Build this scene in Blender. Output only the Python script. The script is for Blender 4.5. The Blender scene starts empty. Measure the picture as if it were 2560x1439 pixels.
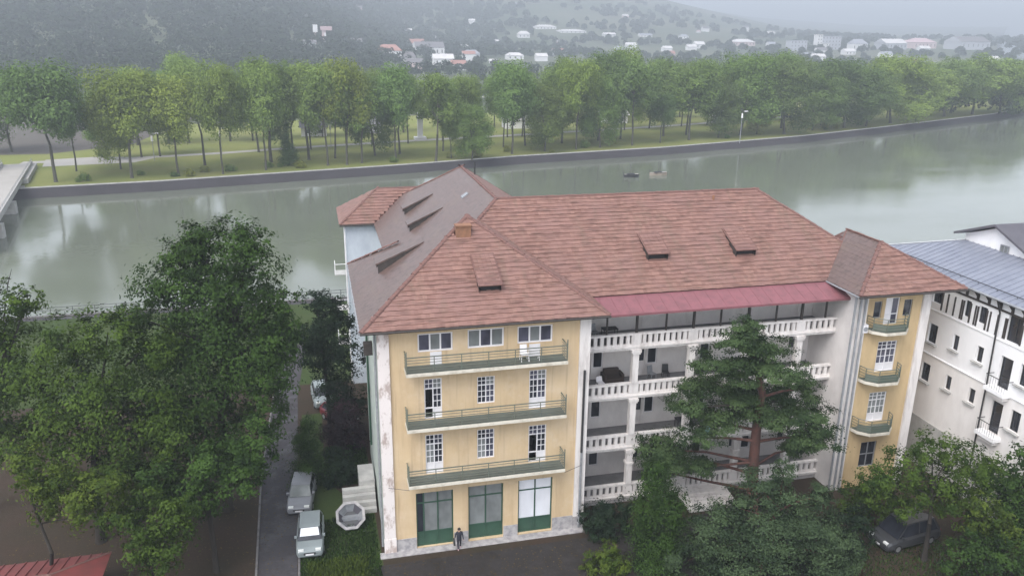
import bpy, math, random
import numpy as np
from mathutils import Matrix, Vector
random.seed(11); rng=np.random.default_rng(11)
SC=bpy.context.scene; COL=SC.collection
# ------------------------------------------------------------------ camera, sky, sun, exposure
def make_camera():
    y,p,r=[math.radians(v) for v in (13.824,17.794,0.686)]
    f=Vector((math.sin(y)*math.cos(p),math.cos(y)*math.cos(p),-math.sin(p)))
    rt=Vector((math.cos(y),-math.sin(y),0)); up=rt.cross(f)
    r2=rt*math.cos(r)+up*math.sin(r); u2=up*math.cos(r)-rt*math.sin(r)
    M=Matrix(((r2.x,u2.x,-f.x,-2.863),(r2.y,u2.y,-f.y,-42.955),(r2.z,u2.z,-f.z,30.597),(0,0,0,1)))
    cd=bpy.data.cameras.new('camera'); cd.sensor_width=36; cd.lens=28.74; cd.clip_start=.5; cd.clip_end=20000
    o=bpy.data.objects.new('camera',cd); COL.objects.link(o); o.matrix_world=M; SC.camera=o
make_camera()
SUN_EL,SUN_AZ=math.radians(52),math.radians(226)      # azimuth clockwise from +y: behind the camera
w=bpy.data.worlds.new('World'); SC.world=w; w.use_nodes=True
nt=w.node_tree; nt.nodes.clear()
sky=nt.nodes.new('ShaderNodeTexSky'); sky.sky_type='NISHITA'; sky.sun_disc=False
sky.sun_elevation=SUN_EL; sky.sun_rotation=SUN_AZ; sky.air_density=1.0; sky.dust_density=1.2; sky.ozone_density=1.0
hs_=nt.nodes.new('ShaderNodeHueSaturation'); hs_.inputs['Saturation'].default_value=.30
bg=nt.nodes.new('ShaderNodeBackground'); bg.inputs['Strength'].default_value=.15
wo=nt.nodes.new('ShaderNodeOutputWorld')
nt.links.new(sky.outputs[0],hs_.inputs['Color']); nt.links.new(hs_.outputs[0],bg.inputs['Color']); nt.links.new(bg.outputs[0],wo.inputs['Surface'])
sl=bpy.data.lights.new('sun','SUN'); sl.energy=1.2; sl.angle=math.radians(40); sl.color=(1,.97,.93)
so=bpy.data.objects.new('sun',sl); COL.objects.link(so)
sd=Vector((math.sin(SUN_AZ)*math.cos(SUN_EL),math.cos(SUN_AZ)*math.cos(SUN_EL),math.sin(SUN_EL)))
so.rotation_euler=sd.to_track_quat('Z','Y').to_euler()
SC.view_settings.view_transform='Standard'; SC.view_settings.look='None'; SC.view_settings.exposure=1.4; SC.view_settings.gamma=1.0; SC.view_settings.use_curve_mapping=False
SC.cycles.use_denoising=True; SC.cycles.max_bounces=6; SC.cycles.diffuse_bounces=4; SC.cycles.glossy_bounces=3; SC.cycles.transparent_max_bounces=4; SC.cycles.volume_bounces=0
# ------------------------------------------------------------------ materials
MATS={}
def nodes(m):
    m.use_nodes=True; t=m.node_tree; t.nodes.clear()
    b=t.nodes.new('ShaderNodeBsdfPrincipled'); o=t.nodes.new('ShaderNodeOutputMaterial'); t.links.new(b.outputs[0],o.inputs['Surface'])
    return t,b
def N(t,k,**kw):
    n=t.nodes.new(k)
    for a,v in kw.items(): setattr(n,a,v)
    return n
def mixc(t,fac,a,b,mode='MIX'):
    n=t.nodes.new('ShaderNodeMix'); n.data_type='RGBA'; n.blend_type=mode
    for i,v in ((0,fac),(6,a),(7,b)):
        if hasattr(v,'links'): t.links.new(v,n.inputs[i])
        elif i==0: n.inputs[0].default_value=v
        else: n.inputs[i].default_value=(*v,1)
    return n.outputs[2]
def noise(t,scale,sx=(1,1,1),detail=4,rough=.6,obj=False):
    if obj: src=N(t,'ShaderNodeTexCoord').outputs['Object']
    else: src=N(t,'ShaderNodeNewGeometry').outputs['Position']
    mp=N(t,'ShaderNodeMapping'); mp.inputs['Scale'].default_value=sx; t.links.new(src,mp.inputs['Vector'])
    n=N(t,'ShaderNodeTexNoise'); n.inputs['Scale'].default_value=scale; n.inputs['Detail'].default_value=detail; n.inputs['Roughness'].default_value=rough
    t.links.new(mp.outputs[0],n.inputs['Vector']); return n.outputs['Fac']
def ramp(t,src,a,b,lo=0.,hi=1.):
    n=N(t,'ShaderNodeMapRange'); n.inputs[1].default_value=a; n.inputs[2].default_value=b; n.inputs[3].default_value=lo; n.inputs[4].default_value=hi
    t.links.new(src,n.inputs[0]); return n.outputs[0]
def bump(t,b,src,strength,dist=.02):
    n=N(t,'ShaderNodeBump'); n.inputs['Strength'].default_value=strength; n.inputs['Distance'].default_value=dist
    t.links.new(src,n.inputs['Height']); t.links.new(n.outputs[0],b.inputs['Normal'])
def mat(name,base,dark=None,rough=.8,scale=3,sx=(1,1,1),lo=.4,hi=.7,bmp=.15,metal=0,obj=False,fine=30,spec=None,light=None,lscale=.7):
    if name in MATS: return MATS[name]
    m=bpy.data.materials.new(name); t,b=nodes(m)
    c=base
    if dark: c=mixc(t,ramp(t,noise(t,scale,sx,5,.65,obj),lo,hi),base,dark)
    if light: c=mixc(t,ramp(t,noise(t,lscale,(1,1,1),4,.6,obj),.45,.75),c,light)
    g=noise(t,fine,(1,1,1),3,.6,obj)
    if hasattr(c,'links'): cc=c
    else: cc=mixc(t,ramp(t,g,.3,.8,0,.35),c,tuple(v*.8 for v in c))
    t.links.new(cc,b.inputs['Base Color']) if hasattr(cc,'links') else None
    b.inputs['Roughness'].default_value=rough; b.inputs['Metallic'].default_value=metal
    if spec is not None: b.inputs['Specular IOR Level'].default_value=spec
    if bmp: bump(t,b,g,bmp)
    MATS[name]=m; return m
def leaf(name,dark,light,trans=.09,rough=.55):
    m=bpy.data.materials.new(name); t,b=nodes(m)
    a=N(t,'ShaderNodeAttribute'); a.attribute_name='rnd'
    oi=N(t,'ShaderNodeObjectInfo')
    c=mixc(t,a.outputs['Fac'],dark,light)
    c=mixc(t,1.0,c,oi.outputs['Color'],'MULTIPLY')
    t.links.new(c,b.inputs['Base Color']); b.inputs['Roughness'].default_value=.75; b.inputs['Specular IOR Level'].default_value=.12
    tr=N(t,'ShaderNodeBsdfTranslucent'); t.links.new(c,tr.inputs['Color'])
    mx=N(t,'ShaderNodeMixShader'); mx.inputs[0].default_value=trans
    o=[n for n in t.nodes if n.type=='OUTPUT_MATERIAL'][0]
    t.links.new(b.outputs[0],mx.inputs[1]); t.links.new(tr.outputs[0],mx.inputs[2]); t.links.new(mx.outputs[0],o.inputs['Surface'])
    MATS[name]=m; return m
def tile_mat(name,c1,c2,c3,rough=.6,spec=.4):
    m=bpy.data.materials.new(name); t,b=nodes(m)
    a=N(t,'ShaderNodeAttribute'); a.attribute_name='rnd'; oi=N(t,'ShaderNodeObjectInfo')
    s=N(t,'ShaderNodeMath',operation='ADD'); t.links.new(a.outputs['Fac'],s.inputs[0]); s.inputs[1].default_value=0
    fr=N(t,'ShaderNodeMath',operation='FRACT'); t.links.new(s.outputs[0],fr.inputs[0])
    c=mixc(t,fr.outputs[0],c1,c2)
    c=mixc(t,ramp(t,noise(t,.55,(1,1,1),4,.6),.42,.68),c,c3)
    c=mixc(t,ramp(t,noise(t,3.4,(.28,1.6,1.6),3,.6),.48,.70,0,.85),c,tuple(v*.52 for v in c1))
    c=mixc(t,ramp(t,noise(t,.9,(1.6,.35,.35),5,.7),.52,.72,0,.55),c,(.15,.105,.075))
    t.links.new(c,b.inputs['Base Color']); b.inputs['Roughness'].default_value=rough; b.inputs['Specular IOR Level'].default_value=spec
    bump(t,b,noise(t,22,(1,1,1),3),.3,.01); MATS[name]=m; return m
def glass_mat(name,c,rough=.06,k=.45):
    m=bpy.data.materials.new(name); t,b=nodes(m)
    cc=mixc(t,ramp(t,noise(t,1.3,(1,1,.6),2),.35,.65),c,tuple(v*k for v in c))
    t.links.new(cc,b.inputs['Base Color']); b.inputs['Roughness'].default_value=rough; b.inputs['Specular IOR Level'].default_value=.6
    MATS[name]=m; return m
yellow=mat('yellow_plaster',(.585,.44,.27),(.49,.355,.215),.85,1.3,(1.3,1.3,.2),.44,.76,.14,light=(.64,.50,.34),lscale=.5)
_t=yellow.node_tree; _b=[n for n in _t.nodes if n.type=='BSDF_PRINCIPLED'][0]; _src=_b.inputs['Base Color'].links[0].from_socket
_c=mixc(_t,ramp(_t,noise(_t,2.6,(1.4,1.4,.07),3,.55),.56,.70,0,.5),_src,(.36,.26,.165)); _c=mixc(_t,ramp(_t,noise(_t,.55,(1,1,1),5,.7),.56,.72,0,.45),_c,(.66,.55,.42)); _t.links.new(_c,_b.inputs['Base Color'])
tower_y=mat('tower_plaster',(.57,.425,.24),(.44,.32,.18),.85,1.0,(1,1,.3),.4,.7,.12)
whitep=mat('white_plaster',(.72,.68,.66),(.50,.46,.44),.85,1.6,(1.5,1.5,.3),.48,.75,.15)
peel=mat('peeling_plaster',(.72,.66,.64),(.42,.34,.31),.9,1.9,(1.3,1.3,.6),.5,.62,.25)
lilac=mat('gallery_plaster',(.74,.70,.68),(.62,.58,.565),.85,.9,(1,1,.6),.4,.7,.08)
stone=mat('grey_plinth',(.40,.38,.38),(.25,.24,.25),.9,2.4,(1,1,1),.42,.62,.35)
concrete=mat('concrete',(.46,.45,.43),(.33,.32,.31),.9,1.2,(1,1,1),.4,.7,.2)
greyg=mat('greenish_wall',(.50,.55,.50),(.38,.43,.40),.9,1.2,(1,1,.4),.4,.7,.15)
bayw=mat('pale_blue_plaster',(.55,.60,.66),(.44,.48,.55),.85,.9,(1,1,.5),.4,.7,.1)
purew=mat('clean_white_plaster',(.86,.85,.86),(.77,.76,.77),.8,.8,(1,1,.3),.45,.75,.06)
cream=mat('lower_wall_plaster',(.80,.765,.745),(.69,.655,.635),.85,.8,(1,1,.4),.4,.7,.08)
whitef=mat('white_frame_paint',(.78,.76,.78),None,.45,bmp=.05)
greenf=mat('green_paint',(.035,.085,.055),(.028,.065,.045),.45,2,bmp=.05)
railg=mat('railing_green_paint',(.115,.14,.115),(.14,.14,.11),.5,3,bmp=.05)
blackm=mat('black_metal',(.03,.03,.032),None,.5,bmp=.05)
timber=mat('dark_timber',(.035,.028,.025),(.06,.05,.045),.7,6,bmp=.2)
greym=mat('grey_metal',(.35,.36,.38),(.25,.26,.28),.45,3,metal=.3,bmp=.05)
pinkm=mat('pink_sheet_metal',(.225,.085,.098),(.165,.068,.076),.6,1.6,bmp=.05)
redm=mat('kiosk_red_sheet',(.19,.045,.042),(.13,.04,.035),.55,1.0,bmp=.1)
pinkr=mat('pale_red_sheet',(.30,.15,.145),(.24,.115,.11),.6,1.0,bmp=.1)  # paler red for the kiosk's front roof slope
panelm=mat('grey_blue_roof_metal',(.27,.285,.34),(.22,.235,.29),.38,.8,bmp=.05,metal=.25)
darkroof=mat('dark_roof_sheet',(.10,.095,.11),(.08,.075,.09),.6,1,bmp=.1)
under=mat('roof_underlay',(.12,.055,.045),(.08,.04,.035),.9,2)
floorg=mat('gallery_floor',(.20,.195,.20),(.14,.14,.145),.9,1.3)
slabg=mat('balcony_floor_green',(.11,.125,.11),(.08,.09,.08),.8,1.3)
cream_s=mat('slab_edge_plaster',(.62,.58,.50),(.44,.40,.33),.9,2.2,(1,1,1),.45,.7)
interior=mat('interior_shade',(.025,.022,.024),None,.9,bmp=0)  # near black colour stands in for shade inside rooms and dormers
brickm=mat('chimney_brick',(.26,.13,.075),(.17,.09,.055),.9,3)
tile_red=tile_mat('red_roof_tile',(.190,.098,.078),(.255,.142,.114),(.225,.125,.107))
tile_grey=tile_mat('weathered_sheen_roof_tile',(.118,.080,.070),(.140,.096,.086),(.130,.082,.071),.40,.6)  # greyer than the red tiles: sheen on west slopes put into the colour
ridge_m=mat('ridge_tile_clay',(.17,.085,.07),(.11,.06,.055),.8,6)
g_dark=glass_mat('dark_glass',(.035,.038,.05)); g_mid=glass_mat('curtained_glass',(.22,.235,.235),.1,.7); g_pale=glass_mat('papered_glass',(.74,.75,.80),.3,.9); g_vio=glass_mat('reflecting_glass',(.10,.10,.14))
bark=mat('bark',(.032,.026,.021),(.018,.015,.012),.95,9,(1,1,.25),bmp=.5,obj=True)
barkf=mat('grey_bark',(.085,.08,.06),(.05,.047,.037),.95,5,(1,1,.3),bmp=.4,obj=True)
pinebark=mat('red_pine_bark',(.10,.042,.032),(.045,.025,.021),.95,5,(1,1,.5),bmp=.5)
L_dark=leaf('dark_broadleaf',(.006,.016,.004),(.048,.092,.017))
L_mid=leaf('mid_broadleaf',(.009,.023,.004),(.076,.122,.018))
L_yel=leaf('yellow_broadleaf',(.020,.040,.006),(.088,.122,.017))
L_deep=leaf('deep_foliage',(.006,.014,.008),(.020,.038,.016))
L_purp=leaf('purple_foliage',(.012,.010,.012),(.045,.022,.028))
L_pine=leaf('pine_needles',(.012,.026,.010),(.070,.110,.040),.06)
L_blue=leaf('blue_green_needles',(.012,.024,.012),(.062,.095,.042),.06)
L_far=leaf('far_bank_leaves',(.105,.150,.040),(.235,.300,.085),.35)  # pale, low contrast leaf colours stand in for part of the haze
L_hill=leaf('hillside_leaves',(.009,.018,.010),(.032,.050,.022),.1)
# ------------------------------------------------------------------ object helpers
def setp(o,label=None,cat=None,group=None,kind=None):
    if label: o['label']=label
    if cat: o['category']=cat
    if group: o['group']=group
    if kind: o['kind']=kind
    return o
def link(o,parent=None):
    COL.objects.link(o)
    if parent is not None:
        o.parent=parent
        o.matrix_parent_inverse=Matrix.Translation(-Vector(parent.get('_w',(0,0,0))))
    return o
def root(name,loc,label,cat,group=None):
    o=bpy.data.objects.new(name,None); o.empty_display_size=.3; COL.objects.link(o); o.location=loc; o['_w']=tuple(float(v) for v in loc)
    return setp(o,label,cat,group)
def obj(name,me,parent=None): return link(bpy.data.objects.new(name,me),parent)
class MB:
    def __init__(s): s.v=[];s.f=[];s.m=[];s.ms=[]
    def mi(s,m):
        if m not in s.ms: s.ms.append(m)
        return s.ms.index(m)
    def face(s,pts,m):
        k=len(s.v); s.v+=[tuple(p) for p in pts]; s.f.append(tuple(range(k,k+len(pts)))); s.m.append(s.mi(m))
    def hexa(s,p,m):
        k=len(s.v); s.v+=[tuple(q) for q in p]; i=s.mi(m)
        for q in ((0,3,2,1),(4,5,6,7),(0,1,5,4),(1,2,6,5),(2,3,7,6),(3,0,4,7)): s.f.append(tuple(k+a for a in q)); s.m.append(i)
    def box(s,x0,x1,y0,y1,z0,z1,m): s.hexa([(x0,y0,z0),(x1,y0,z0),(x1,y1,z0),(x0,y1,z0),(x0,y0,z1),(x1,y0,z1),(x1,y1,z1),(x0,y1,z1)],m)
    def prism(s,poly,z0,z1,m):
        n=len(poly);k=len(s.v);i=s.mi(m)
        s.v+=[(p[0],p[1],z0) for p in poly]+[(p[0],p[1],z1) for p in poly]
        s.f.append(tuple(range(k+n-1,k-1,-1)));s.m.append(i); s.f.append(tuple(range(k+n,k+2*n)));s.m.append(i)
        for a in range(n): b=(a+1)%n; s.f.append((k+a,k+b,k+n+b,k+n+a));s.m.append(i)
    def tube(s,path,rad,m,n=8,cap=True):
        P=[Vector(p) for p in path]; R=rad if hasattr(rad,'__len__') else [rad]*len(P); k=len(s.v); i=s.mi(m)
        for j,p in enumerate(P):
            d=(P[min(j+1,len(P)-1)]-P[max(j-1,0)]); d=d.normalized() if d.length>0 else Vector((0,0,1))
            a=d.cross(Vector((0,0,1)) if abs(d.z)<.95 else Vector((1,0,0))).normalized(); b=d.cross(a)
            for q in range(n):
                t=2*math.pi*q/n; s.v.append(tuple(p+(a*math.cos(t)+b*math.sin(t))*R[j]))
        for j in range(len(P)-1):
            for q in range(n):
                r=(q+1)%n; s.f.append((k+j*n+q,k+j*n+r,k+(j+1)*n+r,k+(j+1)*n+q)); s.m.append(i)
        if cap:
            s.f.append(tuple(k+q for q in range(n)));s.m.append(i); e=k+(len(P)-1)*n; s.f.append(tuple(e+n-1-q for q in range(n)));s.m.append(i)
    def mesh(s,name,smooth=False):
        me=bpy.data.meshes.new(name); me.from_pydata(s.v,[],s.f)
        for m in s.ms: me.materials.append(m)
        me.polygons.foreach_set('material_index',s.m)
        if smooth: me.polygons.foreach_set('use_smooth',[True]*len(s.f))
        me.update(); return me
    def build(s,name,parent=None,smooth=False): return obj(name,s.mesh(name,smooth),parent)
class Fr:
    """wall frame: u along the wall seen left to right, d outwards, z up"""
    def __init__(s,ox,oy,ux,uy): s.o=(ox,oy);s.u=(ux,uy);s.n=(uy,-ux)
    def p(s,u,d,z): return (s.o[0]+s.u[0]*u+s.n[0]*d, s.o[1]+s.u[1]*u+s.n[1]*d, z)
    def box(s,mb,u0,u1,d0,d1,z0,z1,m): mb.hexa([s.p(u0,d1,z0),s.p(u1,d1,z0),s.p(u1,d0,z0),s.p(u0,d0,z0),s.p(u0,d1,z1),s.p(u1,d1,z1),s.p(u1,d0,z1),s.p(u0,d0,z1)],m)
    def wall(s,mb,u0,u1,z0,z1,holes,dep,m,mr=None):
        us=sorted({u0,u1}|{h[0] for h in holes}|{h[1] for h in holes}); zs=sorted({z0,z1}|{h[2] for h in holes}|{h[3] for h in holes})
        us=[u for u in us if u0<=u<=u1]; zs=[z for z in zs if z0<=z<=z1]
        for a,b in zip(us,us[1:]):
            for c,d in zip(zs,zs[1:]):
                mu,mz=(a+b)/2,(c+d)/2
                if any(h[0]<mu<h[1] and h[2]<mz<h[3] for h in holes): continue
                mb.face([s.p(a,0,c),s.p(b,0,c),s.p(b,0,d),s.p(a,0,d)],m)
        mr=mr or m
        for a,b,c,d in [h[:4] for h in holes]:
            for q in (((a,0,c),(a,-dep,c),(a,-dep,d),(a,0,d)),((b,0,d),(b,-dep,d),(b,-dep,c),(b,0,c)),((a,0,d),(a,-dep,d),(b,-dep,d),(b,0,d)),((b,0,c),(b,-dep,c),(a,-dep,c),(a,0,c))):
                mb.face([s.p(*x) for x in q],mr)
def window(par,F,u0,u1,z0,z1,cols,rows,fm,gms,dep=.14,fw=.07,muntin=None,name='window',open_cells=(),label=None,closed=True):
    """frame with bars, one pane object per light; rows given as height shares bottom to top"""
    mb=MB(); d0,d1=-dep-.05,-dep+.04
    F.box(mb,u0,u1,d0,d1,z0,z0+fw,fm);F.box(mb,u0,u1,d0,d1,z1-fw,z1,fm);F.box(mb,u0,u0+fw,d0,d1,z0+fw,z1-fw,fm);F.box(mb,u1-fw,u1,d0,d1,z0+fw,z1-fw,fm)
    ui0,ui1,zi0,zi1=u0+fw,u1-fw,z0+fw,z1-fw; cs=[1]*cols if isinstance(cols,int) else cols
    cu=[ui0]
    for c in cs: cu.append(cu[-1]+(ui1-ui0)*c/sum(cs))
    cz=[zi0]
    for r in rows: cz.append(cz[-1]+(zi1-zi0)*r/sum(rows))
    hb=fw*.5
    for c in cu[1:-1]: F.box(mb,c-hb,c+hb,d0+.01,d1-.008,zi0,zi1,fm)
    for z in cz[1:-1]: F.box(mb,ui0,ui1,d0+.014,d1-.012,z-hb,z+hb,fm)
    k=0; cells=[]
    for i in range(len(cs)):
        for j in range(len(rows)):
            a,b,c,d=cu[i]+(hb if i else 0),cu[i+1]-(hb if i<len(cs)-1 else 0),cz[j]+(hb if j else 0),cz[j+1]-(hb if j<len(rows)-1 else 0)
            cells.append((i,j,a,b,c,d))
            mu=muntin(i,j) if muntin else (1,1)
            if (i,j) in open_cells: continue
            for q in range(1,mu[0]): x=a+(b-a)*q/mu[0]; F.box(mb,x-.018,x+.018,-dep-.02,-dep+.02,c,d,fm)
            for q in range(1,mu[1]): x=c+(d-c)*q/mu[1]; F.box(mb,a,b,-dep-.02,-dep+.017,x-.018,x+.018,fm)
    w=mb.build(name,par)
    if label: w['label']=label
    if par is not None: w['_w']=(0,0,0)
    for (i,j,a,b,c,d) in cells:
        if (i,j) in open_cells: 
            m2=MB(); F.box(m2,a,b,-dep-.9,-dep-.85,c,d,interior); o=m2.build('opening_shade',w); continue  # dark panel painted for the unlit room behind the open leaf
        g=gms(i,j) if callable(gms) else gms
        m2=MB(); F.box(m2,a,b,-dep-.045,-dep-.012,c,d,g); m2.build('pane',w)
    return w

PINE_PADS=[(21.79, -1.83, 13.67, 1.31, 0.75), (21.19, -2.12, 12.93, 1.78, 0.7), (23.02, -1.6, 12.2, 1.95, 0.66), (20.24, -1.71, 11.44, 1.81, 0.76), (23.16, -2.72, 11.21, 2.16, 0.81), (22.13, -1.36, 10.46, 1.72, 0.65), (20.62, 0.71, 8.87, 1.79, 0.75), (22.72, -0.19, 8.38, 2.42, 0.8), (25.5, -0.99, 8.47, 2.16, 0.91), (18.68, -1.11, 8.53, 1.48, 0.67), (21.18, -0.69, 7.23, 2.28, 0.74), (23.89, -2.21, 7.69, 1.49, 0.63), (25.84, -3.03, 7.89, 1.97, 0.93), (19.26, -1.63, 6.67, 1.48, 0.62), (26.57, -3.07, 6.45, 1.87, 0.79), (26.84, -0.79, 4.64, 1.58, 0.72), (18.04, 1.05, 4.69, 1.83, 0.93), (19.08, 0.72, 3.87, 2.1, 0.83), (17.85, 1.0, 3.12, 1.32, 0.61), (19.68, -1.45, 4.42, 1.26, 0.53), (25.62, -2.53, 9.83, 1.11, 0.62)]
PINE_TRUNK=[(23.82, -1.46, -0.25), (23.52, -1.38, 3.33), (23.44, -1.36, 6.2), (23.52, -1.38, 8.98), (22.8, -1.2, 11.4), (22.28, -1.08, 13.49)]
FAR_FRONT=[(-52.25, 133.34, 22.6, 17.3, 'd'), (-38.74, 135.46, 21.5, 15.6, 'y'), (-29.91, 136.26, 18.9, 12.0, 'y'), (-21.28, 137.18, 20.8, 10.5, 'y'), (-12.78, 140.77, 21.0, 10.8, 'g'), (-8.12, 146.99, 9.9, 4.0, 'c'), (0.43, 144.43, 21.6, 13.0, 'g'), (4.68, 144.83, 22.8, 10.4, 'y'), (8.08, 146.53, 16.8, 8.0, 'g'), (16.06, 148.72, 20.5, 11.7, 'd'), (25.14, 146.6, 20.4, 9.9, 'g'), (29.33, 150.18, 10.9, 6.6, 'g'), (33.76, 146.97, 13.0, 10.2, 'g'), (45.35, 154.65, 21.1, 14.4, 'd'), (54.74, 157.93, 16.6, 10.9, 'g'), (63.53, 159.37, 22.3, 15.0, 'y'), (70.96, 161.86, 18.8, 11.3, 'g'), (80.84, 164.1, 22.2, 15.6, 'd'), (90.67, 168.13, 12.6, 8.7, 'd'), (101.27, 172.34, 20.8, 16.6, 'g'), (112.18, 175.95, 17.4, 12.5, 'd'), (121.47, 180.06, 23.3, 19.7, 'g'), (128.07, 181.94, 10.0, 8.4, 'b'), (136.49, 180.69, 21.6, 20.1, 'd'), (151.15, 188.59, 18.9, 18.5, 'g'), (164.97, 191.94, 21.2, 21.5, 'd'), (175.29, 194.91, 17.4, 15.5, 'd'), (190.01, 202.2, 22.1, 24.1, 'y'), (204.74, 207.63, 19.3, 20.7, 'g'), (225.35, 218.24, 21.6, 24.6, 'd'), (243.28, 224.55, 22.9, 25.4, 'g'), (258.53, 227.13, 19.9, 22.9, 'd'), (270.08, 230.34, 18.3, 23.4, 'd'), (-73.08, 177.19, 19.1, 15.0, 'd'), (-48.38, 160.65, 9.9, 9.0, 'g')]
FAR_BACK=[(-68.8, 146.72, 19.2, 8.4, 'g'), (-51.49, 145.82, 17.4, 9.9, 'd'), (-43.04, 147.0, 18.1, 9.3, 'y'), (-26.17, 149.34, 21.9, 13.1, 'g'), (-12.09, 151.3, 22.4, 11.1, 'g'), (-3.66, 153.32, 21.5, 10.7, 'g'), (2.37, 154.95, 18.5, 8.1, 'd'), (11.89, 157.53, 19.4, 11.1, 'd'), (18.09, 159.21, 18.6, 8.0, 'd'), (29.28, 162.23, 16.7, 9.9, 'd'), (34.99, 163.77, 18.3, 9.9, 'g'), (45.95, 166.74, 18.4, 10.7, 'g'), (52.28, 168.48, 18.2, 8.7, 'd'), (63.4, 171.61, 22.6, 12.8, 'g'), (74.97, 174.87, 23.7, 13.8, 'd'), (82.39, 176.96, 23.7, 12.8, 'g'), (97.29, 181.15, 21.5, 10.3, 'd'), (105.64, 183.5, 18.6, 9.2, 'g'), (120.6, 187.71, 21.2, 9.0, 'y'), (133.35, 191.3, 21.9, 10.0, 'g'), (143.59, 194.18, 23.1, 10.6, 'g'), (162.45, 201.02, 19.2, 11.2, 'g'), (181.62, 209.18, 18.9, 11.0, 'd'), (199.92, 216.97, 20.0, 11.5, 'g'), (218.62, 224.93, 16.4, 8.8, 'y'), (243.77, 235.64, 18.0, 8.5, 'y'), (275.32, 249.05, 15.4, 9.1, 'g'), (285.45, 251.97, 19.4, 11.6, 'd'), (321.07, 262.25, 16.6, 8.4, 'y'), (-41.75, 163.81, 18.9, 10.9, 'g'), (-37.77, 164.39, 19.8, 11.1, 'g'), (-15.61, 167.61, 19.9, 8.5, 'd'), (-7.5, 169.2, 21.9, 12.5, 'd'), (-3.12, 170.41, 20.0, 11.2, 'g'), (5.92, 172.91, 17.9, 8.8, 'd'), (12.54, 174.74, 17.5, 9.0, 'y'), (22.25, 177.43, 17.4, 9.3, 'g'), (31.97, 180.12, 16.4, 7.2, 'g'), (38.36, 181.88, 17.2, 7.7, 'y'), (51.47, 185.51, 16.2, 6.8, 'g'), (56.16, 186.83, 18.5, 9.4, 'g'), (69.03, 190.54, 22.4, 12.8, 'g'), (77.89, 193.08, 20.4, 8.6, 'd'), (91.32, 196.95, 20.1, 10.1, 'g'), (100.67, 199.64, 20.3, 10.8, 'y'), (113.21, 203.25, 18.7, 11.2, 'g'), (123.73, 206.27, 20.8, 11.7, 'g'), (137.95, 210.36, 21.7, 12.2, 'g'), (156.72, 215.77, 20.6, 12.0, 'g'), (169.79, 220.12, 19.7, 8.3, 'd'), (185.86, 227.05, 19.1, 9.3, 'd'), (200.36, 233.31, 17.5, 9.2, 'd'), (227.85, 245.16, 19.2, 10.3, 'g'), (248.09, 253.89, 18.0, 10.6, 'y'), (276.09, 265.97, 18.2, 8.4, 'g'), (292.01, 272.83, 16.5, 9.9, 'y'), (320.57, 282.45, 16.8, 8.4, 'g'), (337.91, 287.57, 15.0, 8.2, 'g'), (-53.67, 184.01, 14.6, 7.8, 'g'), (-46.29, 185.14, 19.0, 8.9, 'g'), (-38.97, 186.27, 19.1, 8.2, 'g'), (-34.15, 187.01, 22.1, 10.8, 'g'), (-23.88, 188.59, 18.0, 8.4, 'g'), (-18.18, 189.46, 20.7, 12.2, 'd'), (-10.87, 190.62, 18.1, 8.5, 'g'), (0.27, 193.8, 16.3, 9.4, 'd'), (7.89, 195.97, 17.2, 8.9, 'g'), (15.89, 198.25, 18.1, 9.2, 'y'), (23.63, 200.45, 16.9, 8.3, 'g'), (37.04, 204.28, 15.2, 7.5, 'd'), (43.45, 206.1, 15.4, 8.7, 'd'), (52.86, 208.78, 14.7, 6.8, 'g'), (62.47, 211.55, 17.3, 10.0, 'y'), (80.22, 216.8, 18.8, 11.1, 'y'), (87.26, 218.88, 20.8, 9.4, 'y'), (101.46, 223.09, 21.6, 11.6, 'y'), (114.05, 226.81, 19.8, 9.2, 'g'), (124.99, 230.05, 17.5, 8.4, 'd'), (143.85, 235.63, 16.9, 9.1, 'd'), (156.03, 239.24, 17.1, 8.3, 'd'), (167.4, 242.6, 20.0, 11.4, 'g'), (182.02, 246.93, 19.5, 10.3, 'g'), (208.65, 258.33, 13.2, 7.5, 'g'), (231.63, 268.4, 17.7, 8.3, 'd'), (255.38, 278.82, 18.4, 10.0, 'g'), (272.23, 286.21, 13.7, 7.8, 'g'), (307.23, 301.55, 17.3, 7.8, 'y'), (338.62, 314.88, 12.6, 6.0, 'g'), (362.33, 322.09, 14.2, 6.4, 'd'), (385.28, 329.07, 10.1, 4.8, 'y')]
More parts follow.
